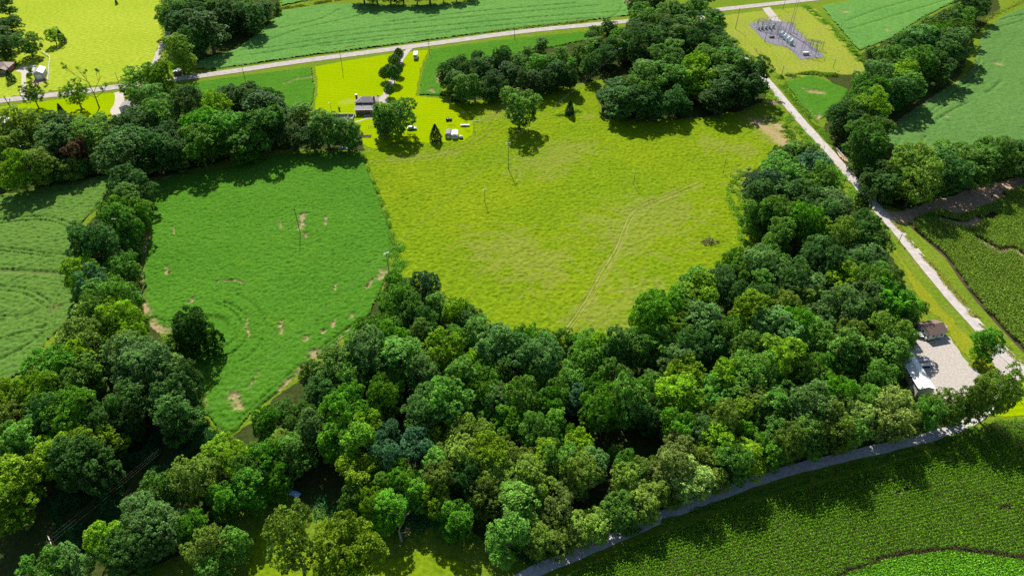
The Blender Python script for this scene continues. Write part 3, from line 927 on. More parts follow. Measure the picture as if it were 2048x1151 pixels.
far_trk = [([(500, 112), (700, 82), (900, 62), (1100, 44), (1240, 34)], .8, .8), ([(520, 100), (700, 72), (900, 52), (1100, 34), (1250, 24)], .8, .8), ([(480, 104), (600, 60), (690, 40), (760, 20)], .8, .8), ([(560, 58), (640, 40), (680, 20)], .8, .8), ([(780, 45), (950, 25), (1150, 8)], .8, .7), ([(1220, 40), (1245, 15), (1235, -10)], .8, .8), ([(600, 75), (800, 50), (1000, 30), (1200, 12)], .8, .6), ([(640, 95), (900, 66)], .7, .6)]
field('soybean_crop', 'FAR_SOY', .95, .75, M['soy_far'], [([(1250, -6), (1258, 8)], 3)], far_trk, seed=15, wave=2.2, rough=.5, label='large pale green soybean field north of the main road', cat='crop')
W['FAR_SOY2'] = GG([(560, 14), (640, -2), (760, -22), (760, -60), (560, -60)])
field('soybean_crop', 'FAR_SOY2', 1.4, .75, M['soy_far'], seed=16, wave=3, label='farthest soybean strip at the top edge of the photo', cat='crop')
field('lawn', 'FAR_LAWN', 2.2, .08, M['lawn_far'], seed=17, edge=.5, kind='structure')
field('lawn', 'STRIP_LAWN', .6, .08, M['lawn'], seed=18, edge=.5, kind='structure')
field('lawn', 'SUB_LAWN', .7, .06, M['lawn_sub'], seed=19, edge=.5, kind='structure')
field('soybean_crop', 'SOY_NE', 1.0, .75, M['soy_far'], [([(1687, 24), (1692, 25)], 2.5), ([(1770, 60), (1775, 62)], 1.0)], [([(1700, 60), (1800, 30), (1900, 0)], .6, .7), ([(1690, 45), (1760, 20), (1850, -5)], .6, .7)], seed=20, wave=2.4, label='soybean field beyond the substation', cat='crop')
e_trk = [([(2048, 30), (1990, 45), (1960, 70)], .5, .8), ([(2048, 42), (1985, 60)], .5, .8), ([(1960, 120), (1948, 150), (1920, 175), (1880, 210), (1820, 255)], .5, .9), ([(1968, 130), (1955, 158), (1925, 185), (1880, 220), (1825, 262)], .5, .9), ([(2000, 165), (1985, 180), (1970, 188)], .8, 1), ([(1935, 207), (1900, 225), (1860, 250)], .6, 1), ([(1850, 275), (1840, 290), (1830, 300)], .7, 1), ([(2048, 285), (2000, 292), (1940, 300)], .6, .9), ([(1800, 280), (1790, 300)], .5, .8)]
field('soybean_crop', 'SOY_E', .8, .8, M['soy_pale'], [([(1990, 127), (1996, 130)], 1.9), ([(1893, 236)], 1.0), ([(1838, 290), (1830, 298)], .6), ([(1945, 130), (1925, 155), (1908, 165), (1880, 175), (1860, 195), (1820, 222), (1780, 250)], 1.3), ([(1925, 150), (1930, 135)], 1.8), ([(1958, 133)], .9)], e_trk, seed=21, wave=1.8, rough=.45, label='broad soybean field at the right beyond the diagonal tree line', cat='crop', rows=(1.05, 3.2, .08))
field('soybean_crop', 'SOY_WEDGE', .8, .7, M['soy'], [([(1622, 184), (1640, 186)], 2.6), ([(1600, 176), (1612, 182)], .6), ([(1638, 232), (1636, 240)], 1.5)], seed=22, wave=1.8, label='small soybean wedge beside the side road', cat='crop')
field('lawn', 'LAWN_SE', .8, .06, M['lawn'], seed=24, edge=.4, kind='structure')
field('verge', 'VERGE', .8, .08, M['verge'], seed=25, edge=.4, kind='structure')
field('lawn', 'CLEARING', .7, .25, M['meadow'], seed=26, edge=.8, kind='structure', rough=.7)

# bare soil, yards and pads
sheet('bare_soil', ragged(W['DIRT_E'], .9, 1.2, 2), .012, M['soil'])
sheet('gravel_yard', ragged(W['YARD'], .5, 1.2, 3), .03, M['gravel'])
sheet('gravel_apron', ragged(W['APRON'], .5, 1.2, 4), .035, M['gravel'])
sheet('substation_pad', ragged(W['PAD'], .15, 2, 5), .13, M['padgravel'])
sheet('substation_pad_drive', ragged(GG([(1524, 17), (1540, 15), (1562, 44), (1545, 44)]), .3, 2, 6), .135, M['gravel'])
for i, ln in enumerate(([(1538, 240), (1560, 262), (1575, 288), (1556, 296), (1535, 272), (1522, 250)], [(1548, 196), (1570, 203), (1560, 210), (1530, 205)])):
    if i: sheet('bare_soil', ragged(GG(ln), 1.2, 1.2, 20 + i), .014, M['soil'])

def road(name, ctr, width, z, mat, seed=1, jag=.12):
    ln = smooth_line(ctr, 2.5); L = []; Rr = []; rs = random.Random(seed)
    for i, p in enumerate(ln):
        d = (ln[min(i + 1, len(ln) - 1)] - ln[max(i - 1, 0)]).normalized(); nrm = Vector((-d.y, d.x, 0))
        L.append(p + nrm * (width / 2 + rs.uniform(-jag, jag))); Rr.append(p - nrm * (width / 2 + rs.uniform(-jag, jag)))
    n = len(ln); vs = [(p.x, p.y, z) for p in L] + [(p.x, p.y, z) for p in Rr]
    me = bpy.data.meshes.new(name); me.from_pydata(vs, [], [(i, n + i, n + i + 1, i + 1) for i in range(n - 1)]); me.update()
    o = tag(mesh_ob(name, me, mat), kind='structure')
    return ln
M['rut'] = plain('flattened_grass', (.27, .28, .07), .95, .05, var=.25, scale=.8)
for ln_, w_ in ((mead_trk[0][0], .42), (mead_trk[1][0], .38), (mead_trk[2][0], .25), (mead_trk[3][0], .25)):
    road('tyre_track', GG(ln_), w_, .17, M['rut'], 11, .1)
main_ln = road('main_road', GG(ROADS['MAIN'][0]), ROADS['MAIN'][1], .150, M['asphalt'], 1)
side_ln = road('side_road', GG(ROADS['SIDE'][0]), ROADS['SIDE'][1], .142, M['chipseal'], 2)
lane_ln = road('gravel_lane', GG(ROADS['LANE'][0]), ROADS['LANE'][1], .134, M['lane'], 3, .12)
road('driveway', GG([(820, 97), (806, 112), (798, 128), (788, 150), (782, 168), (774, 182), (772, 190), (762, 198), (752, 200)]), 3.4, .12, M['gravel'], 4, .25)
sheet('driveway_turning', ragged(GG([(748, 197), (770, 193), (778, 198), (775, 205), (765, 206), (752, 203)]), .3, 1.2, 7), .112, M['gravel'])
road('farm_track', GG([(304, 146), (312, 120), (322, 96), (332, 74), (338, 60)]), 3.4, .12, M['gravel'], 5, .3)
road('driveway', GG([(238, 184), (240, 196), (238, 208), (230, 222), (238, 232)]), 4.4, .12, M['concrete'], 6, .15)
sheet('concrete_drive', GG([(44, 196), (56, 194), (52, 172), (52, 150), (70, 146), (70, 130), (40, 133), (32, 143), (43, 146), (43, 172), (40, 184)]), .112, M['concrete'])
sheet('garage_forecourt', ragged(GG([(66, 160), (90, 159), (97, 152), (92, 165), (72, 172), (64, 170)]), .2, 1, 8), .104, M['soil'])
road('footpath', GG([(706, 245), (720, 242), (735, 237), (745, 237)]), .9, .12, M['concrete'], 7, .05)
# shoulders of worn soil and gravel beside the side road bridge
for i, q in enumerate(([(1672, 296), (1688, 312), (1700, 325), (1690, 322), (1678, 310)], [(1636, 300), (1655, 312), (1660, 322), (1645, 318)], [(1720, 365), (1742, 388), (1760, 405), (1748, 402), (1730, 388)])):
    sheet('gravel_shoulder', ragged(GG(q), .5, 1, 30 + i), .02, M['soil'])

# ---- leafy crops and weeds as real leaves
def corn(name, key, pitch, ang, mat, label, seed, H=2.3, step=.33, per=8, patchy=0.0, skip=(), leaf=1.0, er=1.0):
    pl = W[key]; rs = np.random.RandomState(seed)
    ca, sa = math.cos(ang), math.sin(ang)
    P = np.array([(p.x, p.y) for p in pl]); A = P[:, 0] * ca + P[:, 1] * sa; B = -P[:, 0] * sa + P[:, 1] * ca
    a, b = np.meshgrid(np.arange(A.min(), A.max(), step), np.arange(B.min(), B.max(), pitch)); a = a.ravel(); b = b.ravel()
    a = a + rs.uniform(-.2, .2, a.shape) * step; b = b + rs.normal(0, .05, b.shape) + .35 * (vnoise(a, b * 0, 23, seed) - .5)
    x = a * ca - b * sa; y = a * sa + b * ca
    keep = inside(x, y, pl) & (dist_line(x, y, pl, True) > er * (.2 + vnoise(x, y, 2, seed)))
    u = np.array([proj((xx, yy, 0)) for xx, yy in zip(x, y)])
    keep &= (u[:, 0] > -60) & (u[:, 0] < 2140) & (u[:, 1] < 1215)
    for ln, w in skip: keep &= dist_line(x, y, smooth_line(GG(ln), 2)) > w + .8 * (vnoise(x, y, 1.5, seed + 4) - .5)
    if patchy: keep &= vnoise(x, y, 6, seed + 1) > patchy
    x, y = x[keep], y[keep]; n = len(x)
    hh = H * (.82 + .3 * vnoise(x, y, 5, seed + 2)) * rs.uniform(.9, 1.1, n)
    C = []; N = []; S = []; T = []
    for k in range(per):
        f = (k + .5) / per; th = rs.uniform(0, 2 * math.pi, n); out = .06 + .2 * (1 - abs(f - .55))
        C.append(np.stack([x + np.cos(th) * out, y + np.sin(th) * out, hh * (.35 + .65 * f)], 1))
        N.append(np.stack([np.cos(th) * (.5 + .3 * f), np.sin(th) * (.5 + .3 * f), np.full(n, 1.05)], 1) + rs.normal(0, .25, (n, 3)))
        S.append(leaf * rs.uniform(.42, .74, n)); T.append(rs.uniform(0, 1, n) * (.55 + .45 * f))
    V, Fq = cards(np.concatenate(C), np.concatenate(N), np.concatenate(S), rs, .15, .42)
    me = np_mesh(name, V, Fq, False, {'tone': np.repeat(np.concatenate(T), 4)})
    return tag(mesh_ob(name, me, mat), label, 'crop', kind='stuff')
def row_dir(a, b): d = G(*b) - G(*a); return math.atan2(d.y, d.x)
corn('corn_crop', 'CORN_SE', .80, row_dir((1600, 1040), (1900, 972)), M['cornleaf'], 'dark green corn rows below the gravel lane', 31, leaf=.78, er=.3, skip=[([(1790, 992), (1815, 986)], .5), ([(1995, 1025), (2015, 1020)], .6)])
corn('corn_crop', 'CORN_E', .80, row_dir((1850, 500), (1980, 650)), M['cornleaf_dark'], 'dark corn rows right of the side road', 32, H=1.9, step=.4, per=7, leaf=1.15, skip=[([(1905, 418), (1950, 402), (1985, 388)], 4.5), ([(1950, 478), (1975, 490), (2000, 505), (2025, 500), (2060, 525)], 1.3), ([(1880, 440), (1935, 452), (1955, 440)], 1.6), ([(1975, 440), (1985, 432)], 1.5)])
M['soyleaf'] = leaf_mat('soybean_leaf', (.15, .34, .02), trans=.3)
corn('soybean_crop', 'SOY_SE', .55, row_dir((1700, 1150), (1900, 1110)), M['soyleaf'], 'bright soybean corner below the corn at lower right', 33, H=.95, step=.26, per=7, leaf=.85, er=0.1)
for ln, w in (([(1948, 474), (1975, 489), (2000, 504), (2025, 499), (2060, 525)], 2.2), ([(1880, 440), (1935, 450), (1960, 436)], 4.5), ([(1880, 424), (1930, 412), (1965, 398), (1995, 384)], 8.0)):
    road('bare_soil', GG(ln), w, .01, M['soil'], 9, .4)
tag(sheet('cornfield_soil', W['CORN_SE'], .006, plain('shaded_soil', (.07, .06, .03), .95, .1)), kind='structure')  # soil colour darkened to stand for the shade at the corn's foot
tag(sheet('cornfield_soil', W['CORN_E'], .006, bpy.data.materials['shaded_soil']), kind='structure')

def weeds(name, area, n, size, hmax, mat, label, seed, line_w=None, clump=2.5, kind='stuff', flat=.6):
    rs = np.random.RandomState(seed); q = GG(area)
    if line_w:
        ln = smooth_line(q, 1.0); P = np.array([(p.x, p.y) for p in ln]); i = rs.randint(0, len(P), n * 2); x = P[i, 0] + rs.normal(0, line_w * .5, n * 2); y = P[i, 1] + rs.normal(0, line_w * .5, n * 2); env = 1 - np.clip(dist_line(x, y, ln) / (line_w * 1.3), 0, 1)
    else:
        xs = [p.x for p in q]; ys = [p.y for p in q]; x = rs.uniform(min(xs), max(xs), n * 3); y = rs.uniform(min(ys), max(ys), n * 3); k = inside(x, y, q); x, y = x[k], y[k]; env = np.clip(dist_line(x, y, q, True) / 2.5, .25, 1)
    cl = vnoise(x, y, clump, seed); k = (cl > .35); x, y, env, cl = x[k][:n], y[k][:n], env[k][:n], cl[k][:n]; n = len(x)
    zt = hmax * env * (cl - .25) * 1.5
    z = zt * rs.uniform(.35, 1, n) ** .5
    N = rs.normal(0, .55, (n, 3)); N[:, 2] = flat + abs(N[:, 2])
    V, Fq = cards(np.stack([x, y, z + .05], 1), N, rs.uniform(.6, 1.2, n) * size, rs, .2, .6)
    me = np_mesh(name, V, Fq, False, {'tone': np.repeat(np.clip(.75 * rs.uniform(0, 1, n) + .3 * cl, 0, 1), 4)})
    return tag(mesh_ob(name, me, mat), label, 'weeds', kind=kind)
weeds('weeds', [(722, 310), (740, 350), (762, 405), (780, 455), (790, 500), (800, 530)], 3500, .55, 1.2, M['weed'], 'pale weeds between soybean field and meadow', 41, 2.0)
weeds('weeds', [(790, 490), (805, 520), (790, 545), (805, 560)], 2600, .6, 2.0, M['weed'], 'tall pale weeds at the pole by the wood', 42, 3.2)
weeds('weeds', [(1480, 345), (1465, 385), (1478, 425), (1490, 460), (1485, 490)], 4200, .6, 1.6, M['weed'], 'pale weeds along the meadow right edge', 43, 4.0)
weeds('weeds', [(340, 675), (370, 690), (385, 740), (400, 820), (425, 860)], 5000, .6, 1.8, M['weed'], 'bright weeds at the soybean field left tip', 44, 2.6)
weeds('vine_thicket', [(130, 1110), (90, 1000), (230, 930), (330, 850), (400, 830), (450, 880), (380, 930), (300, 1000), (240, 1060), (160, 1130)], 26000, .75, 2.6, M['kudzu'], 'dark vine cover in the shaded power line cut', 45, clump=4)
weeds('weeds', [(385, 139), (450, 130), (600, 110), (800, 82), (1000, 62), (1180, 42)], 4500, .7, 1.1, M['weed_dry'], 'rough grass bank along the far side of the main road', 46, 1.3)
weeds('weeds', [(1610, 12), (1650, 45), (1690, 85), (1725, 125)], 4500, .7, 1.6, M['weed'], 'weedy strip beside the substation grass', 47, 3.0)
weeds('weeds', [(1560, 155), (1620, 148), (1680, 152)], 2500, .7, 1.8, M['weed'], 'weeds below the substation grass', 48, 3.0)
weeds('weeds', [(1565, 170), (1600, 215), (1640, 260), (1660, 285)], 3500, .6, 1.0, M['weed'], 'tall verge grass right of the side road', 49, 2.5)
weeds('weeds', [(1530, 175), (1560, 215), (1600, 262), (1650, 320), (1690, 365), (1720, 400)], 5500, .6, 1.0, M['weed'], 'tall verge grass left of the side road', 50, 3.5)
weeds('weeds', [(1790, 445), (1830, 490), (1880, 550), (1930, 610), (1980, 665), (2048, 730)], 5200, .45, .8, M['weed_dry'], 'dry verge grass between side road and corn', 51, 1.7)
weeds('weeds', [(560, 18), (640, 6), (700, -5)], 2000, .8, 1.3, M['weed_dry'], 'yellow grass strip at the top of the far field', 52, 2.5)
weeds('weeds', [(1080, 222), (1105, 228), (1130, 232), (1160, 222)], 1800, .6, 1.6, M['weed'], 'low leafy shrubs around the meadow cedar', 53, 2.2, clump=3.5)
weeds('weeds', [(1550, 240), (1585, 275), (1610, 310)], 3000, .6, 1.3, M['weed'], 'weeds at the meadow corner by the side road', 54, 4.5)
weeds('weeds', [(1960, -8), (2048, -5), (2000, 25), (1950, 50)], 1500, .8, 1.2, M['weed_dry'], 'grass bank at the top right field corner', 55, 2.5)
weeds('weeds', [(165, 540), (168, 600), (170, 650), (130, 680), (100, 715)], 3500, .6, 1.8, M['weed'], 'weeds on the field side of the lower hedgerow', 58, 3)
weeds('weeds', [(640, 1010), (800, 1040), (1000, 1060), (1080, 1100)], 5000, .6, 1.2, M['kudzu'], 'shaded undergrowth along the lower wood edge', 56, 4)
weeds('weeds', [(1250, 1070), (1400, 1020), (1560, 975), (1700, 935), (1850, 895), (1950, 855)], 4500, .5, .9, M['weed'], 'grass verge between gravel lane and corn', 57, 1.0)
# ------------------------------------------------------------------ trees
LEAF = dict(d=(0.069, 0.174, 0.03), g=(0.129, 0.28, 0.034), v=(0.12, 0.31, 0.016), y=(0.21, 0.37, 0.013), Y=(0.25, 0.45, 0.01), o=(0.19, 0.3, 0.036), p=(0.27, 0.37, 0.08), s=(0.145, 0.29, 0.07), t=(0.065, 0.175, 0.066), r=(0.168, 0.106, 0.05), c=(0.025, 0.084, 0.025), k=(0.04, 0.129, 0.013))
LM = {k: leaf_mat('leaves_' + k, c) for k, c in LEAF.items()}
bark = plain('bark', (.13, .10, .075), .95, .1, var=.35, scale=2.5, bstr=.6)
bark_pale = plain('bark_pale', (.30, .26, .22), .95, .1, var=.3, scale=2.5, bstr=.5)

def limbs(mb, rs, h, ends, r):
    """tapered, slightly crooked trunk with limbs to the given points"""
    p = Vector((0, 0, -.3)); top = Vector((rs.uniform(-.3, .3), rs.uniform(-.3, .3), h)); knots = [p]
    for k in range(1, 5): knots.append(Vector((0, 0, 0)).lerp(top, k / 4) + Vector((rs.uniform(-.25, .25), rs.uniform(-.25, .25), 0)))
    for i in range(4): mb.rod(knots[i], knots[i + 1], r * (1 - .2 * i) * (1.25 if i == 0 else 1), r * (1 - .2 * (i + 1)), 7)
    for e in ends:
        s = knots[2].lerp(knots[4], rs.uniform(0, .8)); e = Vector(e); m = s.lerp(e, .5) + Vector((rs.uniform(-.4, .4), rs.uniform(-.4, .4), rs.uniform(.1, .6)))
        mb.rod(s, m, r * .38, r * .24, 5); mb.rod(m, e, r * .24, r * .08, 5)
def proto_broad(seed, R=5.0, H=17.0, nl=15, leaf=.62, dens=1.0, shape='round', low=.30, name='crown'):
    """crown of leaf-cluster faces laid over many lobes; gaps stay between the lobes"""
    rs = np.random.RandomState(seed); rr = random.Random(seed)
    z0 = H * low; zc = (z0 + H) / 2; a = (H - z0) / 2
    lobes = []; tries = 0
    while len(lobes) < nl and tries < 4000:
        tries += 1
        f = rs.uniform(-.95, .92)                                   # height in crown, -1..1
        if shape == 'round': wid = math.sqrt(max(0, 1 - (f * .92) ** 2)) * (1 if f > -.3 else .9)
        elif shape == 'tall': wid = math.sqrt(max(0, 1 - f * f)) * (.92 - .18 * f)
        else: wid = .35 + .65 * math.sqrt(max(0, 1 - ((f + .35) / 1.35) ** 2)) if f > -.35 else .8
        th = rs.uniform(0, 2 * math.pi); rad = R * wid * math.sqrt(rs.uniform(.12, .8)); lr = R * rs.uniform(.26, .42) * (1 - .15 * max(f, 0))
        c = np.array([rad * math.cos(th), rad * math.sin(th), zc + f * a * .84])
        if all(np.linalg.norm(c - q) > .62 * max(lr, w) for q, w in lobes): lobes.append((c, lr))
    Cs, Ns, Ss, Ts = [], [], [], []
    L = np.array([c for c, _ in lobes]); LR = np.array([r for _, r in lobes])
    for i, (c, lr) in enumerate(lobes):
        kr = leaf * 1.25; K = int(dens * 4 * math.pi * lr * lr / (kr * kr * 2.6)); q = rs.normal(size=(K, 3)); q /= np.linalg.norm(q, axis=1, keepdims=True)
        q = q[(q[:, 2] > -.5) | (rs.uniform(size=K) < .3)]; K = len(q); per = 15           # leafy twig ends: little domes of leaves with dark gaps between
        kc = c + q * (lr * rs.uniform(.78, 1.08, (K, 1))) * np.array([1, 1, .85]); kt = rs.normal(0, .16, K)
        e = rs.normal(size=(K, per, 3)); e /= np.linalg.norm(e, axis=2, keepdims=True); ax = q + [0, 0, .5]; ax /= np.linalg.norm(ax, axis=1, keepdims=True)
        sgn = np.sign(np.sum(e * ax[:, None], 2, keepdims=True)); e = e * sgn * np.where(rs.uniform(size=sgn.shape) < .85, 1, -1)
        p = (kc[:, None] + e * kr * rs.uniform(.55, 1.0, (K, per, 1)) * np.array([1, 1, .8])).reshape(-1, 3); d = e.reshape(-1, 3); n = len(p); ktt = np.repeat(kt, per)
        dd = np.linalg.norm(p[:, None] - L[None], axis=2) / LR[None]; dd[:, i] = 9
        k = (dd > .72).all(1); p, d, ktt = p[k], d[k], ktt[k]; n = len(p)
        up = np.array([0, 0, .7])
        Cs.append(p); Ns.append(d * .8 + up + rs.normal(0, .34, (n, 3))); Ss.append(leaf * rs.uniform(.65, 1.3, n))
        Ts.append(np.clip(rs.normal(.42, .2, n) + ktt + rs.uniform(-.1, .1), 0, 1))
    n = int(200 * dens); th = rs.uniform(0, 6.28, n); rad = R * .6 * np.sqrt(rs.uniform(0, 1, n))
    Cs.append(np.stack([rad * np.cos(th), rad * np.sin(th), rs.uniform(z0 + .5, zc + a * .5, n)], 1)); Ns.append(rs.normal(size=(n, 3)) + [0, 0, .6]); Ss.append(np.full(n, leaf * 1.7)); Ts.append(rs.uniform(0, .6, n))
    V, Fq = cards(np.concatenate(Cs), np.concatenate(Ns), np.concatenate(Ss), rs)
    me = np_mesh(name, V, Fq, False, {'tone': np.repeat(np.concatenate(Ts), 4)}); me.materials.append(LM['g'])
    mb = MB(); order = sorted(lobes, key=lambda q: -q[1])[:8]
    limbs(mb, rr, zc, [tuple(c) for c, _ in order], .028 * H * .75)
    tm = bpy.data.meshes.new('trunk'); tm.from_pydata(mb.v, [], mb.f); tm.update(); tm.materials.append(bark)
    return dict(R=R, H=H, crown=me, trunk=tm)
def proto_cone(seed, R=2.2, H=8.0, leaf=.42, name='crown', full=.25):
    rs = np.random.RandomState(seed); n = int(2300 * (H / 8)); f = rs.uniform(0, 1, n) ** .75
    z = H * (.06 + .93 * (1 - f)); th = rs.uniform(0, 6.283, n)
    prof = (f ** .75) * (1 - .35 * np.maximum(f - .8, 0) * 3)
    rad = R * prof * (1 - full * rs.uniform(0, 1, n) ** 2) * (1 + .12 * np.sin(5 * th + z * 1.7) + .1 * np.sin(11 * th - z * 3))
    C = np.stack([rad * np.cos(th), rad * np.sin(th), z], 1); N = np.stack([np.cos(th), np.sin(th), np.full(n, .55)], 1) + rs.normal(0, .4, (n, 3))
    V, Fq = cards(C, N, leaf * rs.uniform(.7, 1.3, n), rs, aspect=.5)
    me = np_mesh(name, V, Fq, False, {'tone': np.repeat(np.clip(rs.normal(.5, .25, n), 0, 1), 4)}); me.materials.append(LM['c'])
    mb = MB(); mb.rod((0, 0, -.2), (0, 0, H * .9), H * .022, .03, 6)
    tm = bpy.data.meshes.new('trunk'); tm.from_pydata(mb.v, [], mb.f); tm.update(); tm.materials.append(bark)
    return dict(R=R, H=H, crown=me, trunk=tm)
def proto_oval(seed, R=2.6, H=7.5, leaf=.4):              # clipped-looking ornamental tree on a clear stem
    rs = np.random.RandomState(seed); n = 2600; d = rs.normal(size=(n, 3)); d /= np.linalg.norm(d, axis=1, keepdims=True)
    z0 = H * .2; a = (H - z0) / 2; f = d[:, 2]; prof = 1 - .32 * np.maximum(f, 0)
    rad = (1 - .4 * rs.uniform(0, 1, n) ** 3) * (1 + .10 * np.sin(d[:, 0] * 6 + 2) * np.cos(d[:, 1] * 7))
    C = np.stack([d[:, 0] * R * prof * rad, d[:, 1] * R * prof * rad, z0 + a + f * a * rad], 1)
    V, Fq = cards(C, d + [0, 0, .3] + rs.normal(0, .4, (n, 3)), leaf * rs.uniform(.7, 1.3, n), rs)
    me = np_mesh('crown', V, Fq, False, {'tone': np.repeat(np.clip(rs.normal(.5, .24, n), 0, 1), 4)}); me.materials.append(LM['k'])
    mb = MB(); limbs(mb, random.Random(seed), H * .5, [(R * .5, 0, H * .6), (-R * .5, .2, H * .65), (0, R * .5, H * .6), (.2, -R * .5, H * .7)], .16)
    tm = bpy.data.meshes.new('trunk'); tm.from_pydata(mb.v, [], mb.f); tm.update(); tm.materials.append(bark)
    return dict(R=R, H=H, crown=me, trunk=tm)

ROUND = [proto_broad(100 + i, 5.0, 16.0, 24 + i % 3 * 4, .46, 1.0, 'round', .10) for i in range(6)]
TALL = [proto_broad(200 + i, 4.4, 19.0, 28, .46, 1.0, 'tall', .10) for i in range(4)]
BROAD = [proto_broad(300 + i, 5.6, 14.0, 28, .46, 1.0, 'dome', .08) for i in range(3)]
FINE = [proto_broad(400 + i, 4.8, 16.0, 40, .40, .9, 'round', .10) for i in range(3)]
SHRUB = [proto_broad(500 + i, 3.2, 7.5, 14, .42, 1.0, 'dome', .04) for i in range(3)]
SPARSE = [proto_broad(600 + i, 5.0, 15.0, 22, .46, .7, 'dome', .22) for i in range(2)]
CONE = [proto_cone(700, 2.2, 8.0), proto_cone(701, 3.2, 9.5, .5)]
OVAL = [proto_oval(800), proto_oval(801)]

def plant(name, label, cat, pr, x, y, r, h, mat, rz, group=None, bk=None):
    e = thing(name, label, cat, (x, y, 0), rz, group); e.scale = (r / pr['R'], r / pr['R'], h / pr['H'])
    for pn in ('trunk', 'crown'):
        o = bpy.data.objects.new(pn, pr[pn]); col.objects.link(o); o.parent = e
        if pn == 'crown' or bk:
            o.material_slots[0].link = 'OBJECT'; o.material_slots[0].material = mat if pn == 'crown' else bk
    return e
TONE = dict(d='dark green', g='mid-green', v='fresh green', y='yellow-green', Y='bright yellow-green', o='olive-green', p='pale olive', s='silvery green', t='blue-green', r='russet-brown')
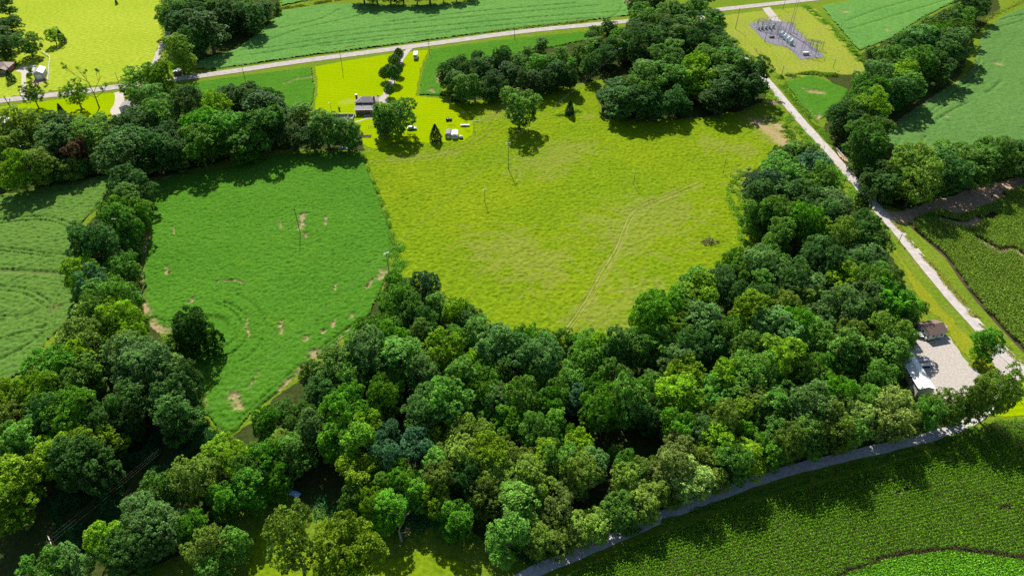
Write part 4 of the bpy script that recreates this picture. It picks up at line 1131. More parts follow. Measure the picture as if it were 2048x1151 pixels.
# landmarks that name where in the picture a tree stands
ZONES = [
 (30, 70, 'behind the brown-roofed house'), (350, 60, 'at the left end of the far wood'), (420, 25, 'in the middle of the far wood'), (470, 55, 'at the field side of the far wood'), (540, 15, 'at the far wood right end'), (800, -20, 'beyond the far soybean field'),
 (285, 190, 'round the hidden roadside house'), (350, 205, 'right of the hidden roadside house'), (470, 195, 'at the back of the tree belt'), (530, 200, 'behind the belt near the soybean plot'),
 (90, 250, 'below the left strip lawn'), (25, 320, 'at the left edge above the field'), (120, 320, 'round the russet tree'), (180, 270, 'left of the tree belt'), (250, 280, 'at the left part of the belt'), (320, 290, 'over the dull field corner'), (400, 270, 'over the bright field left corner'), (480, 280, 'over the bright field middle'), (560, 250, 'in the belt middle'), (620, 265, 'in the belt near the patio'), (700, 265, 'at the belt end by the patio'),
 (250, 350, 'at the hedgerow top'), (240, 410, 'in the upper hedgerow'), (200, 470, 'round the dark hedgerow oak' if 0 else 'in the dark hedgerow clump'), (240, 530, 'beside the dirt path bend'), (190, 560, 'below the yellow hedgerow bush'), (230, 620, 'in the lower hedgerow'), (160, 670, 'on the hedgerow left flank'), (270, 670, 'above the silvery crown'), (290, 740, 'in the silvery clump'), (120, 735, 'at the top of the left wood'), (402, 655, 'beside the island thicket'),
 (60, 810, 'at the left frame edge of the wood'), (150, 830, 'in the left wood middle'), (240, 820, 'on the shaded flank of the left wood'), (330, 810, 'beside the soybean tip'), (60, 900, 'in the lower left wood'), (170, 890, 'above the shaded line cut'), (50, 980, 'at the dark foot of the left wood'),
 (440, 910, 'below the soybean tip'), (390, 960, 'right of the line cut'), (330, 1030, 'left of the lower clearing'), (250, 1080, 'by the near pole'), (140, 1130, 'at the lower left corner'), (420, 1090, 'in the olive clump by the clearing'), (500, 1125, 'at the clearing left side'),
 (560, 800, 'at the wood left shoulder'), (540, 900, 'left of the blue tarp'), (650, 800, 'in the wood below the soybean edge'), (640, 870, 'in the bright wood heart left'), (740, 840, 'in the bright wood heart right'), (700, 720, 'along the soybean wood edge'), (760, 640, 'at the wood northern point'), (830, 570, 'at the wood tip by the pole'), (900, 600, 'on the meadow side of the tip'), (860, 680, 'inside the wood tip'), (960, 650, 'left of the meadow notch'), (930, 720, 'in the wood below the tip'), (1010, 700, 'at the silvery crown by the notch'), (1110, 690, 'at the meadow track end'), (1060, 750, 'below the meadow track end'), (850, 790, 'in the dark wood middle'), (940, 800, 'in the wood centre left'), (1000, 850, 'in the wood centre'), (780, 910, 'round the blue-green trees'), (720, 950, 'above the lower clearing'), (830, 980, 'over the dead branches'), (900, 930, 'in the olive stand left'), (960, 900, 'in the olive stand'), (1000, 1040, 'at the lower wood edge'),
 (1180, 800, 'in the wood centre right'), (1080, 860, 'left of the bright crown'), (1240, 830, 'beside the dark wood gap'), (1370, 800, 'at the bright yellow crown'), (1300, 870, 'below the dark wood gap'), (1100, 930, 'in the lower olive stand'), (1180, 960, 'in the lower wood middle'), (1080, 1050, 'at the lane foot left'), (1200, 1030, 'over the lane left part'), (1270, 960, 'above the sunlit lane patch left'), (1350, 920, 'above the sunlit lane patch'), (1440, 920, 'at the yellow lane tree'), (1500, 880, 'above the lane middle'), (1450, 830, 'right of the bright crown'), (1560, 900, 'on the lane bank'), (1560, 810, 'in the eastern wood foot'), (1640, 840, 'over the lane right part'), (1720, 850, 'over the lane near the yard'), (1780, 800, 'left of the white shed'), (1860, 830, 'between lane and gravel yard'), (1930, 800, 'at the lane junction corner'), (1970, 770, 'by the gravel apron'),
 (1250, 640, 'at the notch right shoulder'), (1320, 600, 'along the meadow southeast edge'), (1400, 560, 'along the brush pile edge'), (1300, 680, 'inside the notch right shoulder'), (1400, 680, 'round the big silvery crown'), (1480, 580, 'right of the brush pile edge'), (1480, 700, 'at the dark gap right side'), (1500, 760, 'below the dark gap right side'), (1520, 480, 'at the meadow right edge'), (1540, 400, 'at the meadow upper right edge'), (1510, 350, 'at the wood northeast tip'), (1600, 340, 'at the wood head by the road'), (1640, 390, 'along the side road wood head'), (1600, 440, 'in the eastern wood head'), (1570, 520, 'in the eastern wood west side'), (1660, 430, 'round the dark eastern crown'), (1640, 510, 'in the eastern wood middle'), (1720, 510, 'round the large silvery eastern crown'), (1740, 470, 'by the verge clearing'), (1800, 530, 'along the verge'), (1600, 600, 'in the eastern wood olive patch'), (1700, 590, 'in the eastern wood belly'), (1790, 590, 'along the lower verge'), (1830, 640, 'behind the small office'), (1560, 680, 'in the eastern wood low left'), (1640, 680, 'in the eastern wood low middle'), (1720, 680, 'left of the small office'), (1780, 700, 'above the white shed'), (1700, 740, 'in the eastern wood low right'), (1600, 740, 'above the eastern wood foot'),
 (920, 150, 'at the left end of the pine-dark row' if 0 else 'at the left end of the long row'), (1000, 130, 'in the long row left part'), (1080, 130, 'in the long row middle'), (1160, 110, 'in the long row right part'), (1220, 80, 'at the long row bend'), (1300, 50, 'at the tall roadside clump'), (1300, 85, 'behind the twin clump'), (1400, 65, 'at the long row right end'), (1280, 5, 'across the main road'), (1395, 5, 'over the parked car'),
 (1230, 190, 'at the left end of the big meadow clump'), (1290, 140, 'at the back of the big meadow clump'), (1300, 190, 'at the front of the big meadow clump'), (1360, 190, 'in the big meadow clump middle'), (1390, 145, 'in the clump yellow part'), (1440, 110, 'at the clump top right'), (1450, 180, 'at the clump front right'), (1500, 150, 'at the clump roadside end'),
 (1860, 40, 'at the top of the diagonal line'), (1930, 25, 'at the top right end of the diagonal line'), (1830, 70, 'in the upper diagonal line'), (1890, 90, 'on the field side of the upper line'), (1740, 115, 'by the substation grass corner'), (1690, 140, 'at the wedge field top'), (1820, 130, 'in the middle diagonal line'), (1770, 170, 'in the lower diagonal line'), (1680, 220, 'at the wedge field bottom'), (1720, 250, 'above the guard rail'), (1730, 290, 'by the guard rail'), (1760, 350, 'at the road end of the eastern hedge'), (1830, 340, 'in the eastern hedge left part'), (1900, 330, 'in the eastern hedge middle'), (1960, 320, 'in the eastern hedge right part'), (2030, 320, 'at the right end of the eastern hedge'),
]
rows = []
for i, ln in enumerate(TREES.split('\n')):
    q = ln.split()
    if len(q) == 5: rows.append([float(q[0]), float(q[1]), float(q[2]), float(q[3]), q[4]])
rg = random.Random(77)
for r in rows:
    u, v = proj((r[0], r[1], r[3] * .65)); z = min(ZONES, key=lambda s: (s[0] - u) ** 2 + ((s[1] - v) * 1.3) ** 2)
    r += [u, v, z[2]]
    t = r[4]; small = r[3] < 9.5
    r.append('shrub' if small else {'d': 'dense_tree', 'g': 'round_tree', 'v': 'spreading_tree', 'y': 'spreading_tree', 'Y': 'spreading_tree', 'o': 'open_crowned_tree', 'p': 'open_crowned_tree', 's': 'fine_leaved_tree', 't': 'dense_tree', 'r': 'round_tree'}[t])
from collections import defaultdict
bucket = defaultdict(list)
for r in rows: bucket[(r[4], r[8] == 'shrub', r[7])].append(r)
ORD = ['second', 'third', 'fourth', 'fifth', 'sixth', 'seventh', 'eighth', 'ninth']
for (t, sm, zone), rr in bucket.items():
    rr.sort(key=lambda r: r[5]); n = len(rr); kind = 'bush' if sm else 'broadleaf tree'
    for i, r in enumerate(rr):
        if n == 1: rank = ''
        elif n == 2: rank = 'left of two, ' if i == 0 else 'right of two, '
        else: rank = 'leftmost such, ' if i == 0 else 'rightmost such, ' if i == n - 1 else ORD[min(i - 1, 7)] + ' from left, '
        label = f'{TONE[t]} {kind}, {rank}{zone}'
        x, y, R_, H_ = r[:4]
        if sm: pr = rg.choice(SHRUB)
        elif t in 'dt': pr = rg.choice(ROUND + TALL[:2] if H_ > 13 else ROUND + BROAD)
        elif 'long row' in zone: pr = rg.choice(TALL); R_ *= 1.0; r[8] = 'slender_tree'
        elif t in 's': pr = rg.choice(FINE)
        elif t in 'op': pr = rg.choice(FINE + ROUND[:2] + [SPARSE[0]])
        elif t in 'vyY': pr = rg.choice(ROUND + BROAD + TALL[2:])
        else: pr = rg.choice(ROUND + TALL + BROAD)
        plant(r[8], label, 'bush' if sm else 'tree', pr, x, y, R_ * rg.uniform(1.0, 1.16), H_ * rg.uniform(.94, 1.08), LM[t], rg.uniform(0, 6.28), {'shrub': 'shrubs among the trees'}.get(r[8], 'trees of the woods and tree lines'))

# single trees, foot and tip as seen in the photograph
def solo(name, label, cat, pr, foot, tip, rpx, mat, rz=0, bk=None):
    p = G(*foot); return plant(name, label, cat, pr, p.x, p.y, rpx * mpp(*foot), rise(foot[0], foot[1], tip), LM[mat], rz, None, bk)
solo('lone_tree', 'tall green tree standing alone in the meadow above the pole', 'tree', ROUND[4], (1038, 258), 168, 37, 'g', 1)
solo('cedar', 'small dark pointed cedar standing alone in the meadow', 'tree', CONE[0], (1139, 231), 199, 11, 'c')
solo('cedar', 'dark spruce-like conifer left of the two little sheds', 'tree', CONE[1], (872, 283), 247, 14, 'c', 2)
dl = [((799, 124), 96, 10, 'topmost small tree beside the farmhouse driveway, nearest the road'), ((790, 134), 109, 13, 'second driveway tree, wide and round, below the topmost one'), ((778, 145), 128, 9.5, 'small round driveway tree on the left of the close pair'), ((798, 152), 126, 10, 'slim driveway tree on the right of the close pair'), ((771, 162), 134, 12, 'leftmost oval driveway tree casting its shadow on the drive'), ((789, 167), 131, 14, 'largest oval driveway tree, in the middle of the row'), ((780, 194), 167, 11, 'lowest driveway tree, beside the turning place')]
for i, (ft, tp, r, lb) in enumerate(dl): solo('driveway_tree', lb, 'tree', OVAL[i % 2], ft, tp, r, 'k', i * 1.3)['group'] = 'trees beside the farmhouse driveway'
solo('yard_tree', 'huge spreading tree shading the right side of the farmhouse', 'tree', BROAD[1], (797, 268), 192, 38, 'g', .4)
solo('yard_tree', 'second big crown merging with the huge farmhouse tree, at its left', 'tree', ROUND[3], (771, 270), 216, 20, 'd', 2.4)
solo('yard_tree', 'small grey-green tree under the huge farmhouse tree', 'tree', ROUND[2], (770, 279), 244, 13, 's', 1.4)
solo('lawn_tree', 'sunlit light green tree on the far left lawn', 'tree', SPARSE[1], (114, 90), 54, 17, 'y', 1)
solo('cedar', 'dark cone-shaped evergreen touching the light green lawn tree', 'tree', CONE[1], (127, 86), 58, 9, 'c', 1)
solo('cedar', 'dark egg-shaped evergreen before the brown-roofed house', 'tree', CONE[1], (25, 164), 139, 10, 'c', 3)
solo('cedar', 'tiny evergreen on the far lawn at the top edge', 'tree', CONE[0], (234, 9), -2, 3.5, 'c', 3)
solo('roadside_tree', 'thin-leaved round tree left of the dead roadside tree', 'tree', SPARSE[0], (165, 219), 158, 25, 'y', 1.9)
solo('roadside_tree', 'loose green tree overhanging the main road at left', 'tree', SPARSE[1], (78, 216), 163, 21, 'g', 3.9)
solo('roadside_tree', 'spreading tree hanging over the main road by the driveway', 'tree', SPARSE[0], (288, 182), 126, 31, 'v', 5)
solo('cedar', 'small dark cedar on the left strip lawn', 'tree', CONE[0], (126, 231), 206, 8, 'c', 1)
solo('verge_tree', 'dark green tree between side road and verge clearing', 'tree', ROUND[1], (1716, 432), 372, 19, 'd', 1)
solo('junction_tree', 'broad olive tree at the corner between gravel yard and lane', 'tree', ROUND[5], (1955, 838), 730, 36, 'o', 2.2)
solo('junction_tree', 'smaller olive tree left of the broad tree at the lane corner', 'tree', FINE[1], (1915, 850), 762, 27, 'o', 1.2)
solo('junction_tree', 'pointed green tree between the small office and the junction', 'tree', TALL[0], (1951, 724), 656, 27, 'v', 2)
solo('clearing_tree', 'open olive tree with visible stem in the lower clearing', 'tree', SPARSE[1], (609, 1143), 1016, 50, 'o', .5)
solo('clearing_tree', 'bright yellow-green tree at the bottom edge of the clearing', 'tree', BROAD[2], (715, 1165), 1062, 66, 'y', 1.5)
solo('roadside_tree', 'round tree across the main road beside the white car', 'tree', ROUND[0], (1397, 17), -32, 27, 'd', 1)
solo('roadside_tree', 'dark slim tree across the main road above the tall clump', 'tree', TALL[0], (1275, 27), -12, 9, 'd', 2)
solo('roadside_tree', 'leafy tree across the main road right of the slim dark one', 'tree', ROUND[2], (1308, 24), -20, 15, 'g', 3)
solo('thicket_tree', 'main round dark crown of the island thicket in the soybean field', 'tree', BROAD[0], (403, 704), 624, 37, 'k', .6)
solo('thicket_tree', 'lower left crown of the island thicket in the soybean field', 'tree', SHRUB[0], (378, 706), 642, 25, 'd', 1.6)
solo('thicket_tree', 'lower right crown of the island thicket in the soybean field', 'tree', SHRUB[2], (430, 706), 640, 24, 'k', 2.6)
solo('garden_shrub', 'little round tree by the garage, nearer the house', 'tree', SHRUB[0], (63, 147), 131, 5.5, 'g')
solo('garden_shrub', 'little tree in the soil patch before the garage', 'tree', SHRUB[1], (62, 161), 145, 5, 'g')
solo('garden_shrub', 'pale bush at the back corner of the garage', 'bush', SHRUB[2], (83, 122), 116, 5, 'p')
solo('garden_shrub', 'slim dark bush at the end of the white fence', 'bush', SHRUB[1], (94, 170), 156, 4, 'd')
solo('garden_shrub', 'low bush by the brown-roofed house corner', 'bush', SHRUB[2], (32, 132), 122, 5, 'g')
solo('garden_shrub', 'tiny sapling in the farmhouse lawn', 'bush', SHRUB[0], (679, 221), 213, 2.5, 'd')
solo('garden_shrub', 'bush at the right corner of the farmhouse', 'bush', SHRUB[0], (757, 222), 212, 5, 'g')
solo('garden_shrub', 'small orange-leaved bush left of the big yard tree foot', 'bush', SHRUB[1], (753, 286), 276, 3.5, 'y')

def bare_tree(label, foot, tip, mat, seed, spread, tufts=0, name='dead_tree', lean=0.0):
    p = G(*foot); h = rise(foot[0], foot[1], tip); e = thing(name, label, 'tree', p); rs = random.Random(seed)
    trunk, br = MB(), MB(); ends = []
    top = Vector((lean * h, 0, h)); kn = [Vector((0, 0, -.2))] + [Vector((lean * h * k / 5 + rs.uniform(-.2, .2), rs.uniform(-.2, .2), h * .85 * k / 5)) for k in range(1, 6)]
    for i in range(5): trunk.rod(kn[i], kn[i + 1], .36 * (1 - .16 * i), .36 * (1 - .16 * (i + 1)), 7)
    def grow(s, d, L, r, lv):
        m = s + d * L * .5 + Vector((rs.uniform(-.2, .2), rs.uniform(-.2, .2), .12 * L)); t = s + d * L + Vector((0, 0, .25 * L))
        br.rod(s, m, r, r * .75, 5); br.rod(m, t, r * .75, r * .45, 5)
        if lv == 0: ends.append(t); return
        for _ in range(3):
            nd = (d + Vector((rs.uniform(-.8, .8), rs.uniform(-.8, .8), rs.uniform(-.1, .6)))).normalized(); grow(m.lerp(t, rs.uniform(.2, 1)), nd, L * rs.uniform(.45, .7), r * .55, lv - 1)
    for k in range(6 if spread > .5 else 3):
        a = k * 1.05 + rs.uniform(-.3, .3); grow(kn[2 + k % 4], Vector((math.cos(a), math.sin(a), rs.uniform(.3, .8))).normalized(), h * spread * rs.uniform(.5, .8), .15, 2 if spread > .3 else 1)
    trunk.build('trunk', mat, e); br.build('branches', mat, e)['kind'] = 'stuff'
    if tufts:
        C, N, S = [], [], []; r2 = np.random.RandomState(seed)
        for t in rs.sample(ends, min(tufts, len(ends))):
            n = 60; d = r2.normal(size=(n, 3)); d /= np.linalg.norm(d, axis=1, keepdims=True); C.append(np.array(t) + d * .9 * r2.uniform(.4, 1, (n, 1))); N.append(d + [0, 0, .4]); S.append(r2.uniform(.35, .6, n))
        V, Fq = cards(np.concatenate(C), np.concatenate(N), np.concatenate(S), r2)
        mesh_ob('crown', np_mesh('crown', V, Fq, False, {'tone': np.repeat(r2.uniform(0, 1, len(V) // 4), 4)}), LM['g'], e)
bare_tree('mostly bare tree with a few leaf tufts beside the main road', (199, 216), 156, bark, 5, .55, 22)
bare_tree('bare broken snag leaning on the left strip lawn', (35, 234), 184, bark, 6, .2, 0, lean=-.15)
bare_tree('bare grey tree rising behind the roadside clump by the substation', (1513, 137), 98, bark_pale, 7, .4, 0)
bare_tree('bare-branched grey tree at the far wood corner', (352, 132), 92, bark_pale, 8, .5, 0)
bare_tree('pale dead branches at the lower wood edge', (803, 1080), 1042, bark_pale, 9, .45, 0)
# ------------------------------------------------------------------ buildings
M['shingle_grey'] = plain('grey_shingles', (.30, .27, .27), .9, .2, var=.2, scale=2.0, bstr=.4)
M['shingle_brown'] = plain('brown_shingles', (.20, .14, .115), .9, .2, var=.2, scale=2.0, bstr=.4)
M['shingle_tan'] = plain('tan_shingles', (.36, .29, .25), .9, .2, var=.2, scale=2.0, bstr=.4)
M['brick'] = plain('red_brick', (.30, .09, .06), .9, .2, var=.3, scale=4)
M['siding_white'] = plain('white_siding', (.78, .76, .72), .7, .3, var=.06)
M['siding_grey'] = plain('grey_siding', (.42, .42, .40), .7, .3, var=.1)
M['siding_dark'] = plain('dark_wood_siding', (.16, .12, .10), .8, .2, var=.2)
M['trim'] = plain('white_trim', (.8, .79, .76), .5, .4, var=.04)
M['metal_blue'] = plain('pale_blue_metal_roof', (.34, .45, .53), .45, .5, .2, var=.08)
M['metal_white'] = plain('white_metal_roof', (.86, .86, .85), .45, .5, .0, var=.04)
M['metal_grey'] = plain('galvanised_metal', (.45, .47, .48), .5, .5, .4, var=.15)
M['steel'] = plain('substation_steel', (.16, .18, .19), .6, .4, .2, var=.15)
M['tank'] = plain('pale_tank_paint', (.55, .66, .68), .5, .4, var=.1)
M['dark'] = plain('black_paint', (.02, .02, .022), .5, .4, var=.2)
M['glass'] = NT('window_glass').pbr((.03, .04, .05), .12, .6)
M['rubber'] = plain('tyre_rubber', (.02, .02, .02), .9, .2)
M['wood_pole'] = plain('weathered_pole', (.17, .14, .115), .95, .1, var=.25, scale=3)
M['insul'] = plain('pale_porcelain', (.72, .72, .70), .4, .5, var=.05)
M['wire'] = plain('aluminium_wire', (.13, .15, .12), .7, .3, .0, var=.05)
M['blue'] = plain('blue_tarp', (.30, .48, .80), .6, .3, var=.15)
M['car_blue'] = plain('car_paint_slate', (.20, .26, .33), .3, .6, .3, var=.05)
M['car_white'] = plain('car_paint_white', (.75, .76, .77), .3, .6, .0, var=.03)
M['red'] = plain('red_paint', (.42, .05, .03), .5, .4, var=.15)
M['orange'] = plain('rust_brown', (.35, .14, .05), .8, .2, var=.3)
M['yellow'] = plain('yellow_paint', (.75, .62, .05), .6, .3, var=.1)
M['stick'] = plain('dead_wood', (.13, .10, .08), .95, .1, var=.4, scale=2)

def windows(e, spots, face='front'):
    """spots = (x, y, z, w, h, axis); frame proud of the wall, pane inside it, sill below"""
    for x, y, z, w, h, ax in spots:
        s = -1 if ax in ('-y', '-x') else 1
        if ax[1] == 'y':
            f = MB().box((x, y + s * .03, z + h / 2), (w, .06, .1)).box((x, y + s * .03, z - h / 2), (w, .06, .1)).box((x - w / 2, y + s * .03, z), (.1, .06, h + .1)).box((x + w / 2, y + s * .03, z), (.1, .06, h + .1)).build('window', M['trim'], e)
            MB().box((x, y + s * .02, z), (w - .1, .03, h - .1)).build('pane', M['glass'], f)
        else:
            f = MB().box((x + s * .03, y, z + h / 2), (.06, w, .1)).box((x + s * .03, y, z - h / 2), (.06, w, .1)).box((x + s * .03, y - w / 2, z), (.06, .1, h + .1)).box((x + s * .03, y + w / 2, z), (.06, .1, h + .1)).build('window', M['trim'], e)
            MB().box((x + s * .02, y, z), (.03, w - .1, h - .1)).build('pane', M['glass'], f)
def door(e, x, y, w, h, ax, mat):
    s = -1 if ax[0] == '-' else 1
    d = MB().box((x, y + s * .03, h / 2 + .02), (w, .06, h)).build('door', mat, e) if ax[1] == 'y' else MB().box((x + s * .03, y, h / 2 + .02), (.06, w, h)).build('door', mat, e)
    MB().ball((x + w * .35, y + s * .09, h * .48) if ax[1] == 'y' else (x + s * .09, y + w * .35, h * .48), .06, 6, 4).build('handle', M['metal_grey'], d)

# farmhouse: hipped two-storey block behind, low shed-roofed addition before it
p = G(732, 226); hs = thing('farmhouse', 'brick farmhouse with grey hipped roof and low front addition beside the huge tree', 'house', (p.x, p.y, 0), math.radians(1.5))
MB().box((0.3, 5.4, 2.15), (10.4, 5.6, 4.3)).build('wall', M['brick'], hs)
rf = MB().hip(-4.9, 5.5, 2.6, 8.2, 4.3, 1.7, .45, .18, 3.6).build('roof', M['shingle_grey'], hs)
ch = MB().box((4.0, 4.3, 5.9), (.8, .8, 1.6)).build('chimney', M['brick'], rf)
ch2 = MB().box((-5.0, 7.2, 3.2), (.9, .9, 6.4)).build('chimney', M['brick'], hs); MB().box((-5.0, 7.2, 6.48), (1.05, 1.05, .16)).build('chimney_cap', M['trim'], ch2)
for x in (-2.2, 2.6): MB().rod((x, 2.6, 4.3), (x, 2.6, 5.5), .13, .13, 8).build('vent_pipe', M['trim'], rf)
MB().box((-.1, .2, 1.35), (9.0, 4.6, 2.7)).build('front_addition', M['siding_dark'], hs)
lr = MB().add([(-5.0, -2.6, 2.71), (4.8, -2.6, 2.71), (4.8, 2.58, 3.5), (-5.0, 2.58, 3.5), (-5.0, -2.6, 2.87), (4.8, -2.6, 2.87), (4.8, 2.58, 3.66), (-5.0, 2.58, 3.66)], [(3, 2, 1, 0), (4, 5, 6, 7), (0, 1, 5, 4), (1, 2, 6, 5), (2, 3, 7, 6), (3, 0, 4, 7)]).build('lower_roof', M['shingle_grey'], hs)
for x in (-1.0,): MB().rod((x, .4, 3.1), (x, .4, 3.9), .08, .08, 6).build('vent_pipe', M['metal_grey'], lr)
MB().box((-.1, -2.66, 2.82), (9.9, .1, .16)).build('gutter', M['trim'], hs); MB().box((5.75, 4.2, 2.6), (.12, 3.2, 3.2)).build('downpipe_board', M['trim'], hs)
windows(hs, [(-3.3, -2.1, 1.5, 1.2, 1.1, '-y'), (-.9, -2.1, 1.5, 1.2, 1.1, '-y'), (3.2, -2.1, 1.5, 1.0, 1.1, '-y'), (-3.4, 8.2, 2.6, 1.0, 1.3, '+y'), (2.8, 8.2, 2.6, 1.0, 1.3, '+y'), (-4.6, .4, 1.5, 1.2, 1.1, '-x')]); door(hs, 1.3, -2.1, .95, 2.05, '-y', M['red'])
MB().box((1.2, -3.4, .12), (3.2, 2.4, .24)).build('step', M['concrete'], hs)

# patio with wall and pool furniture
p = G(696, 238); pt = thing('patio', 'pale paved patio with a low grey wall left of the farmhouse', 'patio', (p.x, p.y, 0), 0)
MB().box((-1.5, 0, .09), (8.2, 5.6, .14)).build('paving', M['concrete'], pt); MB().box((-3.6, 3.0, .7), (13.0, .25, 1.4)).build('wall', M['siding_grey'], pt); MB().box((2.72, .8, .7), (.2, 4.2, 1.4)).build('wall', M['siding_grey'], pt)
p = G(698, 233); t = thing('patio_table', 'dark round table on the pale patio', 'table', (p.x - .3, p.y, .16)); MB().rod((0, 0, .72), (0, 0, .77), .7, .7, 12).build('table_top', M['dark'], t); MB().rod((0, 0, 0), (0, 0, .72), .07, .07, 6).build('leg', M['dark'], t)
for i, (dx, dy, w) in enumerate(((1.0, .6, 'right of'), (-1.2, .2, 'left of'), (.3, -1.3, 'before'))):
    c = thing('patio_chair', f'dark patio chair {w} the round patio table', 'chair', (p.x - .3 + dx, p.y + dy, .16), i * 2.1, 'chairs on the patio'); MB().box((0, 0, .42), (.55, .55, .06)).build('seat', M['dark'], c); MB().box((0, .27, .75), (.55, .05, .6)).build('backrest', M['dark'], c)
    for a, b in ((-.22, -.22), (.22, -.22), (-.22, .22), (.22, .22)): MB().rod((a, b, 0), (a, b, .4), .025).build('leg', M['dark'], c)
p = G(745, 244); t = thing('garden_playset', 'pale garden swing frame under the huge farmhouse tree', 'swing', (p.x, p.y - 5, .02), .3)
for x in (-1.1, 1.1):
    for y in (-.7, .7): MB().rod((x, y, 0), (x, 0, 1.9), .05).build('leg', M['trim'], t)
MB().rod((-1.3, 0, 1.9), (1.3, 0, 1.9), .05).build('top_bar', M['trim'], t); MB().box((0, 0, .6), (1.2, .4, .08)).build('seat', M['orange'], t)

# vegetable patch bed
p = G(730, 273); t = thing('garden_bed', 'dark tilled vegetable bed below the farmhouse', 'garden bed', (p.x, p.y, 0), 0); MB().box((0, 0, .12), (5.8, 2.6, .2)).build('soil', plain('tilled_soil', (.10, .075, .05), .95, .1, var=.4, scale=3, bstr=.8), t)
for i in range(8): MB().ball((-2.4 + i * .7, .3 * (i % 3 - 1), .3), (.28, .35, .22), 7, 4).build('plant_mound', LM['o'], t)

def shed(name, label, u, v, rz, w, d, h, rs_, wall, roof, ridge='y', arched=False, win=(), dr=None):
    q = G(u, v); e = thing(name, label, 'shed', (q.x, q.y, 0), rz)
    if arched:
        n = 9; pr = [(-w / 2 * math.cos(math.pi * i / (n - 1)), h + rs_ * math.sin(math.pi * i / (n - 1))) for i in range(n)]
        vs = [(x, y, z) for y in (-d / 2 - .1, d / 2 + .1) for x, z in [(-w / 2 - .05, h - .3)] + pr + [(w / 2 + .05, h - .3)]]; m = n + 2
        MB().add(vs, [(i, i + 1, m + i + 1, m + i) for i in range(m - 1)] + [tuple(range(m))[::-1], tuple(range(m, 2 * m))]).build('roof', roof, e); MB().box((0, 0, h / 2 - .16), (w, d, h - .3)).build('wall', wall, e)
    else:
        a = MB().gable_wall(-d / 2, d / 2, -w / 2, w / 2, h, rs_); b = MB().gable(-d / 2, d / 2, -w / 2, w / 2, h, rs_, .18, .08)
        if ridge == 'y':
            for m in (a, b): m.v = [(-y, x, z) for x, y, z in m.v]
        a.build('wall', wall, e); b.build('roof', roof, e)
    if win: windows(e, win)
    if dr: door(e, *dr)
    return e
shed('garden_shed', 'grey arched shed left of the small white shed', 897, 272, .02, 2.8, 4.6, 1.6, 1.0, M['siding_grey'], M['shingle_grey'], arched=True, dr=(0, -2.3, 1.0, 1.5, '-y', M['siding_white']))
shed('white_shed', 'small white shed with windows, right of the grey arched shed', 910, 273, .0, 2.5, 4.4, 2.1, .35, M['siding_white'], M['metal_white'], win=[(-.7, -2.2, 1.3, .5, .7, '-y'), (0, -2.2, 1.3, .5, .7, '-y'), (.7, -2.2, 1.3, .5, .7, '-y')])
# white camper by the driveway mouth
q = G(832, 116); e = thing('camper_trailer', 'white camper trailer parked by the driveway mouth', 'trailer', (q.x, q.y, 0), .02)
MB().box((0, 0, 1.7), (2.3, 5.4, 2.3)).build('body', M['car_white'], e); MB().box((0, 0, 2.9), (2.36, 5.46, .1)).build('roof', M['metal_white'], e); windows(e, [(0, -2.7, 1.9, 1.5, .8, '-y')])
for x in (-1.1, 1.1):
    w = MB().rod((x - .1, 0, .35), (x + .1, 0, .35), .35, .35, 10).build('wheel', M['rubber'], e)
MB().rod((0, 2.7, .5), (0, 4.0, .45), .06).build('tow_bar', M['dark'], e)

# small office by the side road
A, B, C = G(1854.5, 680), G(1886, 674), G(1836, 657); dx = (B - A); rz = math.atan2(dx.y, dx.x); wid = dx.length; dep = (C - A).length
of = thing('small_office', 'small white-fronted building with brown gable roof beside the side road', 'house', A, rz)
MB().gable_wall(0, wid, 0, dep, 2.6, 1.3).build('wall', M['siding_grey'], of); MB().box((wid / 2, -.03, 1.25), (wid - .1, .05, 2.4)).build('front_cladding', M['siding_white'], of)
MB().gable(0, wid, 0, dep, 2.6, 1.3, .45, .12).build('roof', M['shingle_brown'], of)
MB().box((wid + 1.0, dep * .52, 2.66), (1.5, dep * .55, .12)).build('porch_roof', M['shingle_tan'], of)
for y in (.3, .78): MB().rod((wid + 1.6, dep * y, 0), (wid + 1.6, dep * y, 2.6), .06).build('porch_post', M['trim'], of)
windows(of, [(wid * .27, -.06, 1.5, 1.1, .7, '-y'), (wid * .78, -.06, 1.5, 1.1, .7, '-y'), (0, dep * .5, 1.6, .8, .8, '-x')]); door(of, wid * .52, -.06, .9, 2.0, '-y', M['siding_grey'])
q = of; MB().rod((-.5, .3, 0), (-.5, .3, 1.1), .32, .32, 10).build('gas_tank', M['trim'], of)

# long white metal building by the trees
A, B = G(1826, 706, 3.3), G(1870, 776, 3.3); dx = B - A; rz = math.atan2(dx.y, dx.x); L = dx.length
e = thing('metal_shed', 'long white metal-roofed shed half hidden by trees beside the gravel yard', 'shed', (A.x, A.y, 0), rz); w = 4.4
MB().gable_wall(0, L, -w, 0, 3.2, .8).build('wall', M['siding_white'], e); r = MB().gable(0, L, -w, 0, 3.2, .8, .25, .06).build('roof', M['metal_white'], e)
n = int(L / .9)
for k in range(n):
    for sgn in (0, 1):
        x = (k + .5) * L / n; y0, y1 = (-w - .25, -w / 2) if sgn == 0 else (.25, -w / 2); z0, z1 = 3.2 - .25 * .8 / (w / 2) + .075, 4.0 + .075
        MB().rod((x, y0, z0), (x, y1, z1), .025, .025, 4).build('roof_rib', M['metal_white'], r)
door(e, L * .35, 0, 2.6, 2.6, '+y', M['metal_grey']); door(e, L * .7, 0, 2.6, 2.6, '+y', M['metal_grey'])
